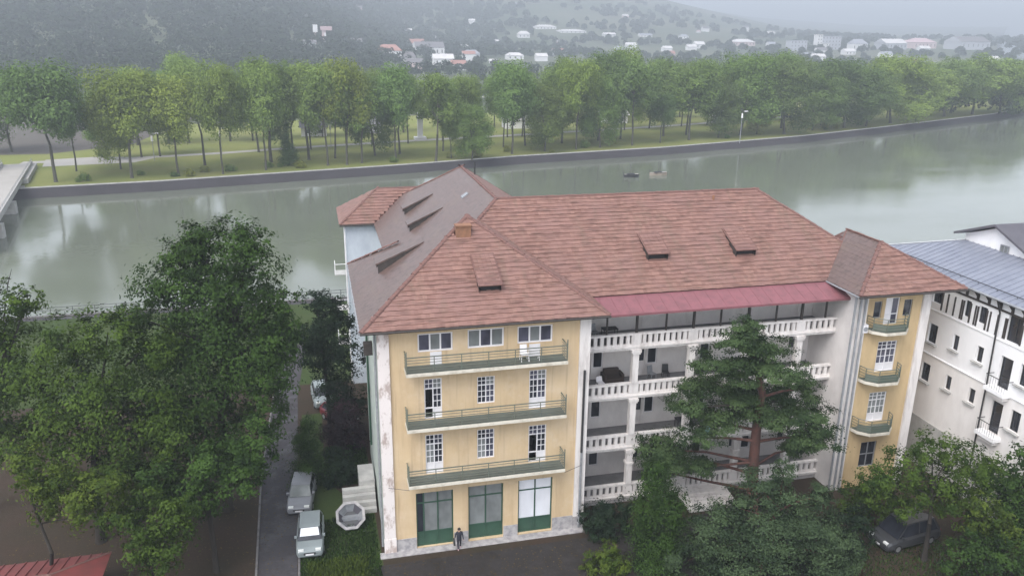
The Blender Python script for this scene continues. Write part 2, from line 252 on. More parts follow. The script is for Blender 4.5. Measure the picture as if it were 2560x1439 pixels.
HOUSES=[(61.2, 628.0, 3.6, 18.8, 11.5, 'r', 'w'), (105.4, 844.5, 5.0, 25.8, 10.8, 'r', 'w'), (114.2, 774.7, 1.5, 27.7, 13.0, 'k', 'w'), (100.6, 606.9, 0.0, 15.4, 8.9, 'w', 'w'), (161.2, 848.1, 2.3, 9.3, 8.2, 'w', 'w'), (71.4, 582.7, 1.2, 8.8, 10.0, 'k', 'w'), (37.7, 685.9, 11.6, 11.8, 7.1, 'k', 'g'), (153.4, 1031.7, 10.9, 10.1, 6.8, 'w', 'w'), (279.9, 1055.2, 14.4, 15.4, 9.1, 'w', 'w'), (336.6, 1147.6, 24.8, 30.0, 7.1, 'w', 'w'), (364.5, 1105.7, 20.6, 38.2, 5.4, 'w', 'w'), (228.2, 981.3, 7.7, 15.7, 5.7, 'w', 'w'), (183.8, 712.3, 0.4, 15.4, 6.4, 'w', 'w'), (405.9, 1070.4, 17.2, 16.5, 5.3, 'w', 'w'), (458.2, 1067.1, 16.6, 17.8, 5.3, 'g', 'w'), (458.8, 900.1, 6.4, 11.5, 8.3, 'w', 'w'), (539.7, 939.1, 8.6, 27.9, 8.7, 'w', 'p'), (575.2, 1146.0, 22.0, 6.0, 4.6, 'p', 'w'), (507.4, 1049.8, 15.1, 12.2, 6.3, 'g', 'w'), (475.3, 693.4, 1.7, 11.7, 6.8, 'g', 'w'), (570.0, 764.5, 4.1, 12.1, 6.6, 'w', 'w'), (630.9, 834.0, 6.3, 19.7, 13.5, 'g', 'w'), (691.5, 848.6, 7.6, 28.9, 12.5, 'w', 'g'), (743.9, 862.9, 8.8, 32.1, 12.3, 'p', 'p'), (782.7, 824.1, 8.7, 40.9, 15.2, 'k', 'g'), (147.3, 638.7, 0.1, 6.6, 3.8, 'w', 'w'), (0.4, 603.0, 13.6, 8.8, 5.1, 'k', 'w'), (145.5, 724.8, 0.5, 14.7, 8.1, 'g', 'g')]
# ------------------------------------------------------------------ roofs
def tile_mesh(mat_):
    mb=MB(); a,b=.1243,.40
    mb.hexa([(-a,0,.015),(a,0,.015),(a,b,0),(-a,b,0),(-a,0,.072),(a,0,.072),(a,b,.026),(-a,b,.026)],mat_); me=mb.mesh('roof_tile'); out=[]
    for k in range(8):
        q=me.copy(); at=q.attributes.new('rnd','FLOAT','FACE'); at.data.foreach_set('value',[k/8+.06]*len(q.polygons)); out.append(q)
    return out
TW,TH=.25,.335
def inside(poly,x,y):
    c=False;n=len(poly)
    for i in range(n):
        (x1,y1),(x2,y2)=poly[i],poly[(i+1)%n]
        if (y1>y)!=(y2>y) and x<(x2-x1)*(y-y1)/(y2-y1)+x1: c=not c
    return c
def tiles(par,poly,mat_,single=0,skip=(),me=None):
    P=[Vector(p) for p in poly]; e=(P[1]-P[0]).normalized(); n=e.cross(P[2]-P[0]).normalized()
    if n.z<0: n=-n
    s=n.cross(e).normalized()
    if s.z<0: s=-s
    q=[((p-P[0]).dot(e),(p-P[0]).dot(s)) for p in P]; umin=min(a for a,_ in q);umax=max(a for a,_ in q);vmax=max(b for _,b in q)
    base=np.array([(-.1243,0,.015),(.1243,0,.015),(.1243,.40,0),(-.1243,.40,0),(-.1243,0,.072),(.1243,0,.072),(.1243,.40,.026),(-.1243,.40,.026)])
    if mat_ is tile_grey: base[[4,5],2]=.0365; base[[0,3,4,7],0]-=.001; base[[1,2,5,6],0]+=.001
    V=[];R=[];cnt=0;r=0
    M3=np.array([list(e),list(s),list(n)])
    while r*TH<vmax:
        v=r*TH-.02; off=(r%2)*TW/2; k=0
        rowlift=0 if mat_ is tile_grey else random.uniform(-.006,.012)
        while umin+off+k*TW<umax:
            u=umin+off+k*TW; k+=1
            if not inside(q,u,v+.17): continue
            c=P[0]+e*u+s*v
            if any(f(c) for f in skip): continue
            dz=.025+rowlift+random.uniform(-.003,.008)*(0.2 if mat_ is tile_grey else 1); yaw=random.uniform(-.008,.008); du=random.uniform(-.002,.002); dv=random.uniform(-.02,.02)
            if cnt<single:
                o=bpy.data.objects.new('roof_tile',random.choice(me)); link(o,par)
                ca,sa=math.cos(yaw),math.sin(yaw); e2=e*ca+s*sa; s2=s*ca-e*sa; c2=c+e*du+s*dv+n*dz
                o.matrix_basis=Matrix(((e2.x,s2.x,n.x,c2.x),(e2.y,s2.y,n.y,c2.y),(e2.z,s2.z,n.z,c2.z),(0,0,0,1)))
                cnt+=1
            else:
                b=base.copy(); b[:,0]+=du-b[:,1]*yaw; b[:,1]+=dv; b[:,2]+=dz
                V.append(np.array(c)+b@M3); R.append(random.randrange(8)/8+.06 if random.random()<.93 else random.choice((.0,.99)))
        r+=1
    if V:
        V=np.concatenate(V); m=len(R)
        F=np.array([(4,5,6,7),(0,1,5,4),(1,2,6,5),(2,3,7,6),(3,0,4,7),(0,3,2,1)])
        faces=(F[None]+8*np.arange(m)[:,None,None]).reshape(-1,4)
        me2=quadmesh('roof_tile',V,faces,np.repeat(np.array(R),6),mat_); o=obj('roof_tile',me2,par); o['kind']='stuff'
def quadmesh(name,V,faces,rnd,mat_):
    me=bpy.data.meshes.new(name); nf=len(faces)
    me.vertices.add(len(V)); me.vertices.foreach_set('co',np.ascontiguousarray(V,dtype=np.float32).ravel())
    me.loops.add(nf*4); me.loops.foreach_set('vertex_index',np.ascontiguousarray(faces,dtype=np.int32).ravel())
    me.polygons.add(nf); me.polygons.foreach_set('loop_start',np.arange(nf,dtype=np.int32)*4)
    a=me.attributes.new('rnd','FLOAT','FACE'); a.data.foreach_set('value',np.ascontiguousarray(rnd,dtype=np.float32))
    me.polygons.foreach_set('use_smooth',np.zeros(nf,dtype=bool)); me.materials.append(mat_); me.update(calc_edges=True); return me
RIDGE={}
def ridges(par,a,b,w=.13,step=.46,skip=()):
    key=(w,step)
    if key not in RIDGE:
        mb=MB(); n=5
        for k in range(n):
            t0=math.pi*k/n;t1=math.pi*(k+1)/n
            f=lambda t,y,s:(math.cos(t)*w*s,y,math.sin(t)*w*.75*s)
            mb.face([f(t0,0,1.12),f(t1,0,1.12),f(t1,step+.06,.92),f(t0,step+.06,.92)],ridge_m)
        mb.face([(math.cos(math.pi*k/n)*w*1.12,0,math.sin(math.pi*k/n)*w*.84) for k in range(n,-1,-1)],ridge_m)
        RIDGE[key]=mb.mesh('ridge_tile')
    A,B=Vector(a),Vector(b); d=(B-A); L=d.length; d.normalize(); x=d.cross(Vector((0,0,1))).normalized(); z=x.cross(d)
    k=0; x0_=x
    while k*step<L-.1:
        c=A+d*(k*step)+z*(.03+random.uniform(-.012,.015))+x*random.uniform(-.012,.012); k+=1
        if any(f(c) for f in skip): continue
        o=bpy.data.objects.new('ridge_tile',RIDGE[key]); link(o,par)
        o.matrix_basis=Matrix(((x.x,d.x,z.x,c.x),(x.y,d.y,z.y,c.y),(x.z,d.z,z.z,c.z),(0,0,0,1)))
def deck(par,name,polys,m=None,thick=.12):
    """thin closed roof boarding under the tiles"""
    mb=MB()
    for p in polys:
        mb.face(p,m or under)
        lo=[(q[0],q[1],q[2]-thick) for q in p]; mb.face(lo[::-1],timber)
        mb.face([lo[0],lo[1],p[1],p[0]],timber)
    return mb.build(name,par)
def gutter(par,a,b,r=.07,m=None):
    mb=MB(); mb.tube([a,b],r,m or greym,6); return mb.build('gutter',par)

# ------------------------------------------------------------------ the yellow hotel
H=root('hotel_building',(6.2,5,0),'long yellow hotel block with red tiled hipped roofs, green balcony rails and white galleries','building')
tm=tile_mesh(tile_red); tmg=tile_mesh(tile_grey)
# roof planes
EZ=14.6; AP=(6.25,6.1,19.25)
fl,fr_,br,bl=(-.9,-.8,EZ),(13.4,-.8,EZ),(13.4,13,EZ),(-.9,13,EZ)
RF=deck(H,'roof',[(fl,fr_,AP),(fr_,br,AP),(br,bl,AP),(bl,fl,AP)]); RF['label']='hipped roof over the front wing with a small brick chimney'
inmain=lambda c: c.z < min(19.45-.68*(10-c.y),19.45)-.2 and c.x>9.0 and c.y>2.9
incross=lambda c: c.y>2.9 and c.z<19.45-.685*(9-c.x)-.2 and c.x<9.2 and c.x>2 and c.z<14.55+.68*(c.y-2.8)-.02
dz1=lambda c: 6.0<c.x<7.25 and .9<c.y<3.3
chz=lambda c: 5.3<c.x<6.25 and 4.5<c.y<5.1
tiles(RF,(fl,fr_,AP),tile_red,300,(dz1,chz),tm)
tiles(RF,(bl,fl,AP),tile_grey,0,(incross,),tmg)
tiles(RF,(fr_,br,AP),tile_red,0,(inmain,),tm)
ridges(RF,fl,AP,.15);ridges(RF,fr_,AP,.15)
ridges(RF,bl,(2.2,9.87,16.77),.12)
gutter(RF,(-.95,-.88,EZ-.04),(13.45,-.88,EZ-.04),.07,timber); gutter(RF,(-.98,-.8,EZ-.04),(-.98,12.9,EZ-.04),.07,greym)
# chimney: a low brick stack with a capping slab
mb=MB(); mb.box(5.32,6.22,4.55,5.1,17.6,18.98,brickm); mb.box(5.27,6.27,4.5,5.15,18.98,19.06,brickm); mb.build('chimney',RF)
# main wing roof
R1,R2=(9,10,19.45),(28.3,10,19.45); s0,s1=(1.85,2.8,14.55),(35.5,2.8,14.55); n1,n0=(35.5,17.2,14.55),(9,17.2,14.55)
RM=deck(H,'roof',[(s0,s1,R2,R1),(s1,n1,R2),(n1,n0,R1,R2)]); RM['label']='broad red tiled roof of the main wing with two long shed dormers'
infront=lambda c: -.9<c.x<13.4 and c.y<13 and c.z<EZ+.674*min(c.y+.8,1e9)-.2 and c.z<EZ+.65*(13.4-c.x)-.2 and c.z<EZ+.65*(c.x+.9)-.02 and c.z<EZ+.674*(13-c.y)-.02
intower=lambda c: c.x>30.3 and c.y>-.7 and c.z<14.6+.68*(c.x-30.2)-.2 and c.z<14.6+.68*(38-c.x)-.02
dm1=lambda c: 18.0<c.x<19.4 and 4.9<c.y<6.9
dm2=lambda c: 24.3<c.x<25.7 and 4.8<c.y<6.9
tiles(RM,(s0,s1,R2,R1),tile_red,0,(infront,intower,dm1,dm2),tm)
tiles(RM,(s1,n1,R2),tile_red,0,(intower,),tm)
ridges(RM,R1,R2,.12,.5); ridges(RM,(34.4,3.9,15.3),R2,.14,skip=(intower,)); ridges(RM,(5.5,6.5,17.07),R1,.14,skip=(infront,))
mb=MB(); mb.tube([(24.6,9.2,18.8),(24.6,9.2,19.3)],.09,brickm,8); mb.build('vent_pipe',RM)
# rear cross wing roof
N1=(9,23.2,19.45); w0,w1,e0,e1=(1.85,2.8,14.55),(1.85,30.3,14.55),(16.15,2.8,14.55),(16.15,30.3,14.55)
RC=deck(H,'roof',[(w1,w0,R1,N1),(e0,e1,N1,R1),(e1,w1,N1)]); RC['label']='weathered rear wing roof, grey brown sheen coloured into its west slope, running towards the river'
inbay=lambda c: c.y>24.9 and c.x<5.5 and c.z<14.6+.68*(c.y-24.9)-.02 and c.z<14.6+.68*(31.7-c.y)-.02
cd1=lambda c: 4.2<c.x<6.1 and 21.2<c.y<22.4
cd2=lambda c: 4.0<c.x<6.1 and 16.1<c.y<17.3
tiles(RC,(w1,w0,R1,N1),tile_grey,0,(infront,inbay,cd1,cd2),tmg)
tiles(RC,(e0,e1,N1,R1),tile_red,0,(lambda c:c.y<17 and c.z<19.45-.68*(c.y-10)-.02 and c.y>10,lambda c:c.y<10),tm)
ridges(RC,R1,N1,.12,.5); ridges(RC,(1.85,30.3,14.55),N1,.12,skip=(inbay,)); ridges(RC,e1,N1,.12)
mb=MB(); mb.tube([(10.2,23.6,18.4),(10.2,23.6,19.75)],.06,blackm,6); mb.build('vent_pipe',RC)
mb=MB(); mb.hexa([(7.55,14.9,18.5),(8.0,14.9,18.8),(8.0,15.5,18.8),(7.55,15.5,18.5),(7.55,14.9,18.62),(8.0,14.9,18.92),(8.0,15.5,18.92),(7.55,15.5,18.62)],greym); mb.build('skylight',RC)
mb=MB(); mb.hexa([(11.4,14.6,17.75),(12.4,14.6,17.05),(12.4,15.8,17.05),(11.4,15.8,17.75),(11.4,14.6,17.97),(12.4,14.6,17.27),(12.4,15.8,17.27),(11.4,15.8,17.97)],darkroof); mb.build('skylight',RC)
# bay roof on the west side
b0,b1,b2,b3=(-.98,24.9,14.6),(6.0,24.9,14.6),(6.0,31.7,14.6),(-.98,31.7,14.6); Q1,Q2=(2.42,28.3,16.91),(6.0,28.3,16.91)
RB=deck(H,'roof',[(b0,b1,Q2,Q1),(b3,b0,Q1),(b2,b3,Q1,Q2)]); RB['label']='small hipped roof of the side bay facing the river'
oncross=lambda c: c.x>2 and c.z<14.55+.685*(c.x-1.85)-.02 and c.y<23.2+ (9-c.x)
tiles(RB,(b0,b1,Q2,Q1),tile_red,0,(oncross,),tm); tiles(RB,(b3,b0,Q1),tile_red,0,(),tm)
ridges(RB,b0,Q1,.11); ridges(RB,Q1,Q2,.1)
gutter(RB,(-1.03,24.83,14.55),(2.0,24.83,14.55),.08,timber)
# corner tower roof
t0,t1,t2,t3=(30.1,-.75,14.6),(38.0,-.75,14.6),(38.0,8,14.6),(30.1,8,14.6); K1,K2=(33.75,2.75,17.05),(33.75,6.4,17.05)
RT=deck(H,'roof',[(t0,t1,K1),(t1,t2,K2,K1),(t3,t0,K1,K2)]); RT['label']='pointed hip roof over the narrow right hand tower'
inmain2=lambda c: c.y>2.8 and c.z<19.45-.68*(10-c.y)-.2
tiles(RT,(t0,t1,K1),tile_red,0,(),tm); tiles(RT,(t3,t0,K1,K2),tile_grey,0,(inmain2,),tmg); tiles(RT,(t1,t2,K2,K1),tile_red,0,(),tm)
ridges(RT,t0,K1,.13);ridges(RT,t1,K1,.13);ridges(RT,K1,K2,.11,skip=(inmain2,))
gutter(RT,(30.0,-.83,14.55),(38.05,-.83,14.55),.07,timber); gutter(RT,(30.03,-.75,14.55),(30.03,2.9,14.55),.06,greym)
# valley flashing between main slope and front wing
mb=MB(); mb.tube([(13.35,2.8,14.63),(8.7,7.2,17.62)],.085,ridge_m,6); mb.build('valley_flashing',RM)
mb=MB(); mb.tube([(30.2,2.9,14.66),(33.7,6.35,17.05)],.07,ridge_m,6); mb.build('valley_flashing',RM)
# dormers: long shed roofs with a near black panel painted as the shaded mouth
def shed(par,x0,x1,yf,zf,yb,zb,zroof,label=None):
    """south facing shed dormer: mouth at yf, roof from (yf,zf+h) back to (yb,zb)"""
    mb=MB()
    mb.hexa([(x0-.08,yf-.18,zroof),(x1+.08,yf-.18,zroof),(x1+.08,yb,zb),(x0-.08,yb,zb),(x0-.08,yf-.18,zroof+.07),(x1+.08,yf-.18,zroof+.07),(x1+.08,yb,zb+.07),(x0-.08,yb,zb+.07)],ridge_m)
    for xa,xb in((x0,x0+.06),(x1-.06,x1)): mb.face([(xa,yf,zf),(xa,yf,zroof+.02),(xa,yb,zb)],timber);mb.face([(xb,yf,zf),(xb,yb,zb),(xb,yf,zroof+.02)],timber)
    d=mb.build('dormer',par)
    if label: d['label']=label
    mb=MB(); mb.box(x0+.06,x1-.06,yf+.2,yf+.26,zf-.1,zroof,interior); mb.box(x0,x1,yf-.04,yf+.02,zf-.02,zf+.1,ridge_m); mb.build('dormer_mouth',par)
    n=max(3,int((x1-x0)/.25)); L=math.hypot(yb-yf,zb-zroof); rows=int(L/.335); ang=math.atan2(zb-zroof,yb-yf)
    V=[];R=[]; base=np.array([(-.118,0,.015),(.118,0,.015),(.118,.40,0),(-.118,.40,0),(-.118,0,.062),(.118,0,.062),(.118,.40,.026),(-.118,.40,.026)])
    ca,sa=math.cos(ang),math.sin(ang)
    for r in range(rows):
        for k in range(n):
            x=x0+(k+.5)*(x1-x0)/n; b=base*[ (x1-x0)/n/.236*.97,1,1]; b[:,2]+=.075+random.uniform(0,.012); b[:,1]+=r*.335-.15
            y=b[:,1]*ca-b[:,2]*sa; z=b[:,1]*sa+b[:,2]*ca; V.append(np.stack([b[:,0]+x,y+yf,z+zroof],1)); R.append(random.random())
    F=np.array([(4,5,6,7),(0,1,5,4),(1,2,6,5),(2,3,7,6),(3,0,4,7),(0,3,2,1)]); m=len(R)
    me2=quadmesh('dormer_tile',np.concatenate(V),(F[None]+8*np.arange(m)[:,None,None]).reshape(-1,4),np.repeat(R,6),tile_red); o=obj('dormer_tile',me2,par); o['kind']='stuff'
shed(RF,6.0,7.3,1.0,15.8,3.45,17.5,16.32)
shed(RM,18.05,19.45,4.9,16.0,6.9,17.38,16.5); shed(RM,24.3,25.75,4.8,15.92,6.95,17.42,16.45)
def shed_w(par,yc,w_,xf,zf,xb,zb,zr):
    mb=MB(); y0,y1=yc-w_/2,yc+w_/2
    mb.hexa([(xf-.15,y0,zr),(xb,y0,zb),(xb,y1,zb),(xf-.15,y1,zr),(xf-.15,y0,zr+.1),(xb,y0,zb+.1),(xb,y1,zb+.1),(xf-.15,y1,zr+.1)],tile_grey)
    for y in(y0+.05,y1-.05): mb.face([(xf,y,zf),(xb,y,zb+.03),(xf,y,zr+.03)],timber)
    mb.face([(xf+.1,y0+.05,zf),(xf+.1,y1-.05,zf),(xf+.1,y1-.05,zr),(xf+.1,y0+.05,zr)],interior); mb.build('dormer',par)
shed_w(RF,7.3,1.5,.7,15.65,3.6,17.55,16.25); shed_w(RC,21.8,1.3,4.0,16.05,6.3,17.65,16.5); shed_w(RC,16.7,1.3,3.8,15.9,6.3,17.62,16.4)
# pink sheet metal canopy over the galleries
CN=MB(); xs=np.linspace(13.15,30.75,23)
for a,b in zip(xs,xs[1:]):
    y1=1.0; CN.hexa([(a,y1,13.87),(b-.012,y1,13.87),(b-.012,2.95,14.52),(a,2.95,14.52),(a,y1,13.92),(b-.012,y1,13.92),(b-.012,2.95,14.57),(a,2.95,14.57)],pinkm)
    CN.hexa([(b-.03,y1,13.915),(b-.005,y1,13.915),(b-.005,2.95,14.565),(b-.03,2.95,14.565),(b-.03,y1,13.935),(b-.005,y1,13.935),(b-.005,2.95,14.585),(b-.03,2.95,14.585)],pinkm)
CN.box(13.15,30.75,1.0,1.03,13.78,13.868,pinkm)
cn=CN.build('canopy_roof',H); cn['label']='smooth pink metal canopy strip below the red tiles'

# walls -------------------------------------------------------------
FF=Fr(0,0,1,0)
top_w=[(2.26,4.27,12.9,14.02),(5.13,7.27,12.9,14.05),(8.07,10.2,12.95,14.02)]
mid_w=[(5.68,6.74,9.36,11.08),(5.68,6.73,5.72,7.66)]
doors=[(2.57,3.60,8.68,11.23,'dark'),(8.83,9.89,8.68,11.21,'shut'),(2.57,3.62,5.08,7.66,'shut'),(8.85,9.97,5.08,7.58,'dark')]
shop=[(1.92,4.19,.08,3.84),(5.12,7.31,.14,3.88),(8.26,10.47,.12,3.89)]
mb=MB(); FF.wall(mb,0,12.5,0,EZ,top_w+mid_w+doors+shop,.2,yellow); mb.build('wall',H)
FW=Fr(0,12.6,0,-1)     # west wall of the front wing, u runs towards the camera
wslots=[(1.4,2.1,6.4,6.95),(.5,1.2,4.7,5.4),(4.0,4.7,10.4,11.4),(4.0,4.7,6.6,7.6),(8.0,8.8,10.2,11.5),(8.0,8.8,6.6,7.9)]
mb=MB(); FW.wall(mb,0,12.6,0,EZ,wslots,.2,greyg); o=mb.build('wall',H); o['label']='narrow greenish grey side wall with small dark windows'
for s in wslots: window(H,FW,*s,1,[1],greym,g_dark,.12,.05)
mb=MB(); mb.box(12.3,12.48,.25,4.9,0,EZ,whitep); mb.build('wall',H)
# plinth, pilasters, downpipes
for a,b in((.66,1.90),(4.21,5.10),(7.33,8.24),(10.49,11.83)): mb=MB(); FF.box(mb,a,b,.003,.05,0,.82 if a<9 else .95,stone); mb.build('plinth',H)
mb=MB(); FF.box(mb,-.03,.64,.0,.12,1.0,EZ,peel); mb.build('pilaster',H)['label']='white corner pilaster with peeling paint'
mb=MB(); FF.box(mb,-.06,.67,.0,.15,0,1.0,peel); mb.build('pilaster_base',H)
mb=MB(); FF.box(mb,11.86,12.53,.0,.12,.9,EZ,whitep); mb.build('pilaster',H)
mb=MB(); FF.box(mb,11.83,12.56,.0,.15,0,.9,stone); mb.build('pilaster_base',H)
mb=MB(); mb.tube([(12.2,-.22,11),(12.2,-.22,5.5)],.075,blackm); mb.build('downpipe',H)
mb=MB(); mb.tube([(12.2,-.22,5.5),(12.2,-.22,.2)],.075,greym); mb.build('downpipe',H)
mb=MB(); mb.tube([(-.12,.4,14.3),(-.12,.4,.2)],.07,greym); mb.build('downpipe',H)
mb=MB(); mb.tube([(-.12,8.2,14.3),(-.12,8.2,3)],.07,greenf); mb.build('downpipe',H)
# front windows
RG=random.Random(4)
fi=lambda i,j:(2,2) if j==1 else (2,3)
for k,q in enumerate(top_w): window(H,FF,*q,3,[1],whitef,(lambda i,j,k=k:g_vio if (i+k)%2==0 else g_mid),.12,.09)
for u in (2.95,8.78): mb=MB(); FF.box(mb,u,u+.66,.003,.05,12.12,12.89,whitef); mb.build('door_panel',H)
for q in mid_w: window(H,FF,*q,2,[2.2,1],whitef,(lambda i,j:RG.choice((g_vio,g_dark,g_dark,g_mid))),.1,.06,fi)
for a,b,c,d,s in doors:
    window(H,FF,a,b,c,d,2,[.75,1.5,.7],whitef,(lambda i,j:whitef if j==0 else RG.choice((g_vio,g_dark,g_mid))),.1,.065,lambda i,j:(1,1) if j==0 else ((2,2) if j==2 else (2,3)),name='balcony_door',open_cells=((0,0),(0,1)) if s=='dark' else (),label='balcony door with one dark open leaf' if s=='dark' else None)
for k,q in enumerate(shop):
    gl=[g_mid,g_mid,g_pale][k]
    window(H,FF,*q,[.45,1,1] if k==0 else 2,[.95,2.2,.75],greenf,(lambda i,j,gl=gl,k=k: greenf if j==0 else (g_dark if (k==0 and i==0) else gl)),.16,.08,name='shop_window',label=['green framed ground floor window with dark slit at its left','green framed ground floor window with pale curtains','green framed ground floor window papered white inside'][k])
# front balconies
def balcony(u0,u1,z,F=FF,dep=1.05,bars=6,rail=.95,post=.35):
    mb=MB(); F.box(mb,u0,u1,.003,dep+.06,z-.2,z-.02,cream_s); F.box(mb,u0+.03,u1-.03,.003,dep,z-.02,z+.01,slabg); b=mb.build('balcony',H)
    for k in range(bars):
        zz=z+.12+(rail-.12)*k/(bars-1); t=.026 if k==bars-1 else .014
        mb=MB(); F.box(mb,u0+.04,u1-.04,dep-t,dep+t,zz-t,zz+t,railg); F.box(mb,u0+.04-t,u0+.04+t,.02,dep-t,zz-t,zz+t,railg); F.box(mb,u1-.04-t,u1-.04+t,.02,dep-t,zz-t,zz+t,railg); mb.build('railing_bar',b)
    n=int((u1-u0)/1.55)
    for k in range(n+1):
        u=u0+.04+(u1-u0-.08)*k/n; e=k in(0,n); mb=MB(); F.box(mb,u-.025,u+.025,dep-.05,dep-.021 if not e else dep+.02,z,z+rail+(post if e else -.03),railg); mb.build('railing_post',b)
    return b
balcony(1.45,10.85,12.1);balcony(1.42,10.87,8.65);balcony(1.41,10.9,5.02)
mb=MB(); mb.tube([(.3,-.3,4.62),(1.45,-1.0,4.72)],.015,blackm,5); mb.tube([(10.9,-1.0,4.72),(12.2,-.25,4.62)],.015,blackm,5); mb.build('stay_cable',H)
# gallery wing ------------------------------------------------------
GY=2.2; BW=4.9; floors=[.55,4.25,7.93,11.33]
GB=Fr(12.5,BW,1,0); holes=[];gw=[]
rr=random.Random(5)
cols=[12.5,16.4,20.3,24.2,28.1,31.0]
for fi_,z in enumerate(floors):
    for c in cols[:-1]:
        x=c-12.5
        if fi_==3:
            gw+=[(x+.6,x+1.5,z+.05,z+2.25,'door'),(x+2.0,x+3.1,z+.9,z+2.2,'win')]
        else: gw+=[(x+1.05,x+1.9,z+.03,z+2.45,'door'),(x+2.05,x+2.75,z+.8,z+2.4,'win')]
gw=[g for g in gw if g[1]<18.3]
mb=MB(); GB.wall(mb,0,18.5,0,14.5,gw,.15,lilac); mb.build('wall',H)
for g in gw:
    if g[4]=='door': window(H,GB,*g[:4],1,[1,1.5],whitep,(lambda i,j:g_dark if j else whitep),.1,.07,name='gallery_door')
    else: window(H,GB,*g[:4],1,[1],whitef,g_dark,.1,.06)
for k,z in enumerate(floors):
    mb=MB(); mb.box(12.53,31.0,GY-.12,BW-.004,z-.25,z,whitep); mb.box(12.53,31.0,GY-.2,GY-.121,z-.10,z-.02,whitep); mb.box(12.53,31.0,GY+.2,BW-.004,z+.002,z+.012,floorg); mb.build('gallery_floor',H)
    bl_=MB(); zr=z+.86
    bl_.box(12.53,31.0,GY-.13,GY+.13,zr-.13,zr,whitep); bl_.box(12.53,31.0,GY-.1,GY+.1,z+.004,z+.13,whitep)
    for c in cols[1:-1]: bl_.box(c-.33,c+.33,GY-.115,GY+.115,z+.131,zr-.131,whitep)
    B=bl_.build('balustrade',H)
    if k==0: bm=MB(); bm.box(-.115,.115,-.075,.075,0,zr-z-.262,whitep); BM=bm.mesh('baluster')
    for a,b in zip(cols,cols[1:]):
        a2=a+(.35 if a>13 else .08); b2=b-.35; n=max(2,int((b2-a2)/.39))
        for i in range(n):
            o=bpy.data.objects.new('baluster',BM); link(o,B); o.location=(a2+(i+.5)*(b2-a2)/n,GY,z+.131)
for c in cols[1:-1]:
    for k,z in enumerate(floors[:-1]):
        mb=MB(); zt=floors[k+1]-.25; mb.box(c-.2,c+.2,GY-.2,GY+.2,z+.862,zt-.3,whitep); mb.box(c-.27,c+.27,GY-.26,GY+.26,zt-.3,zt-.18,whitep); mb.box(c-.33,c+.33,GY-.29,GY+.29,zt-.18,zt,whitep)
        if k==0: mb.box(c-.27,c+.27,GY-.26,GY+.26,zt-1.1,zt-.95,whitep)
        mb.build('column',H)
    mb=MB(); mb.box(c-.07,c+.07,GY-.07,GY+.07,floors[3]+.862,14.2,timber); mb.build('post',H)
for c in(13.2,14.4,18.4,22.2,26.2,29.9):
    mb=MB(); mb.box(c-.05,c+.05,GY-.05,GY+.05,floors[3]+.862,14.2,timber); mb.build('post',H)
mb=MB(); mb.box(12.53,31.0,GY+.1,BW-.004,14.25,14.3,floorg); mb.box(12.53,31.0,GY-.05,GY+.1,14.05,14.25,timber); mb.build('gallery_ceiling',H)
mb=MB(); mb.box(12.53,31.0,GY-.05,GY+.08,0,.3,stone); mb.build('plinth',H)
# entrance steps below the middle of the gallery
for k in range(5):
    mb=MB(); mb.box(20.2-.05*k,23.4+.05*k,.35-.34*(k)+.9,2.05,.55-.11*(k+1)-(.0),.55-.11*k-.004*k,whitep if k<4 else concrete); mb.build('step',H)
# tower -------------------------------------------------------------
TY=.4; TF=Fr(30.75,TY,1,0)
td=[(2.15,3.62,8.72,10.9),(2.1,3.45,5.0,7.2),(2.05,3.3,1.5,3.45),(2.25,3.3,12.1,13.95)]
tw_=[(1.4,2.0,12.6,13.75),(3.65,4.3,12.6,13.75)]
mb=MB(); TF.wall(mb,0,5.6,0,EZ,td+tw_,.2,tower_y); mb.build('wall',H)
mb=MB(); F2=Fr(30.75,8,0,-1); F2.wall(mb,0,7.6,0,EZ,[],.1,lilac); mb.build('wall',H)
mb=MB(); F3=Fr(36.35,TY,0,1); F3.wall(mb,0,9,0,EZ,[],.1,yellow); mb.build('wall',H)
mb=MB(); TF.box(mb,-.06,.82,.003,.14,0,EZ,whitep); mb.build('pilaster',H); mb=MB(); TF.box(mb,5.0,5.63,.003,.14,0,EZ,whitep); mb.build('pilaster',H)
for u,m in((.18,greym),(.55,greym),(-.22,greym)):
    p=TF.p(u,.25,0); mb=MB(); mb.tube([(p[0],p[1],14.45),(p[0],p[1],.1)],.075,m); mb.build('downpipe',H)
window(H,TF,*td[0],2,[.7,1.4,.7],whitef,lambda i,j:whitef if j==0 else g_vio,.1,.07,lambda i,j:(1,1) if j==0 else (2,2),name='balcony_door')
window(H,TF,*td[1],2,[.7,1.4,.7],whitef,lambda i,j:whitef if j==0 else g_mid,.1,.07,lambda i,j:(1,1) if j==0 else (2,2),name='balcony_door')
window(H,TF,*td[3],2,[.7,1.2],whitef,lambda i,j:g_vio if i else whitef,.1,.06,name='balcony_door')
window(H,TF,*td[2],2,[1,1],greym,g_dark,.12,.07)
for q in tw_: window(H,TF,*q,1,[1],greym,g_dark,.12,.05)
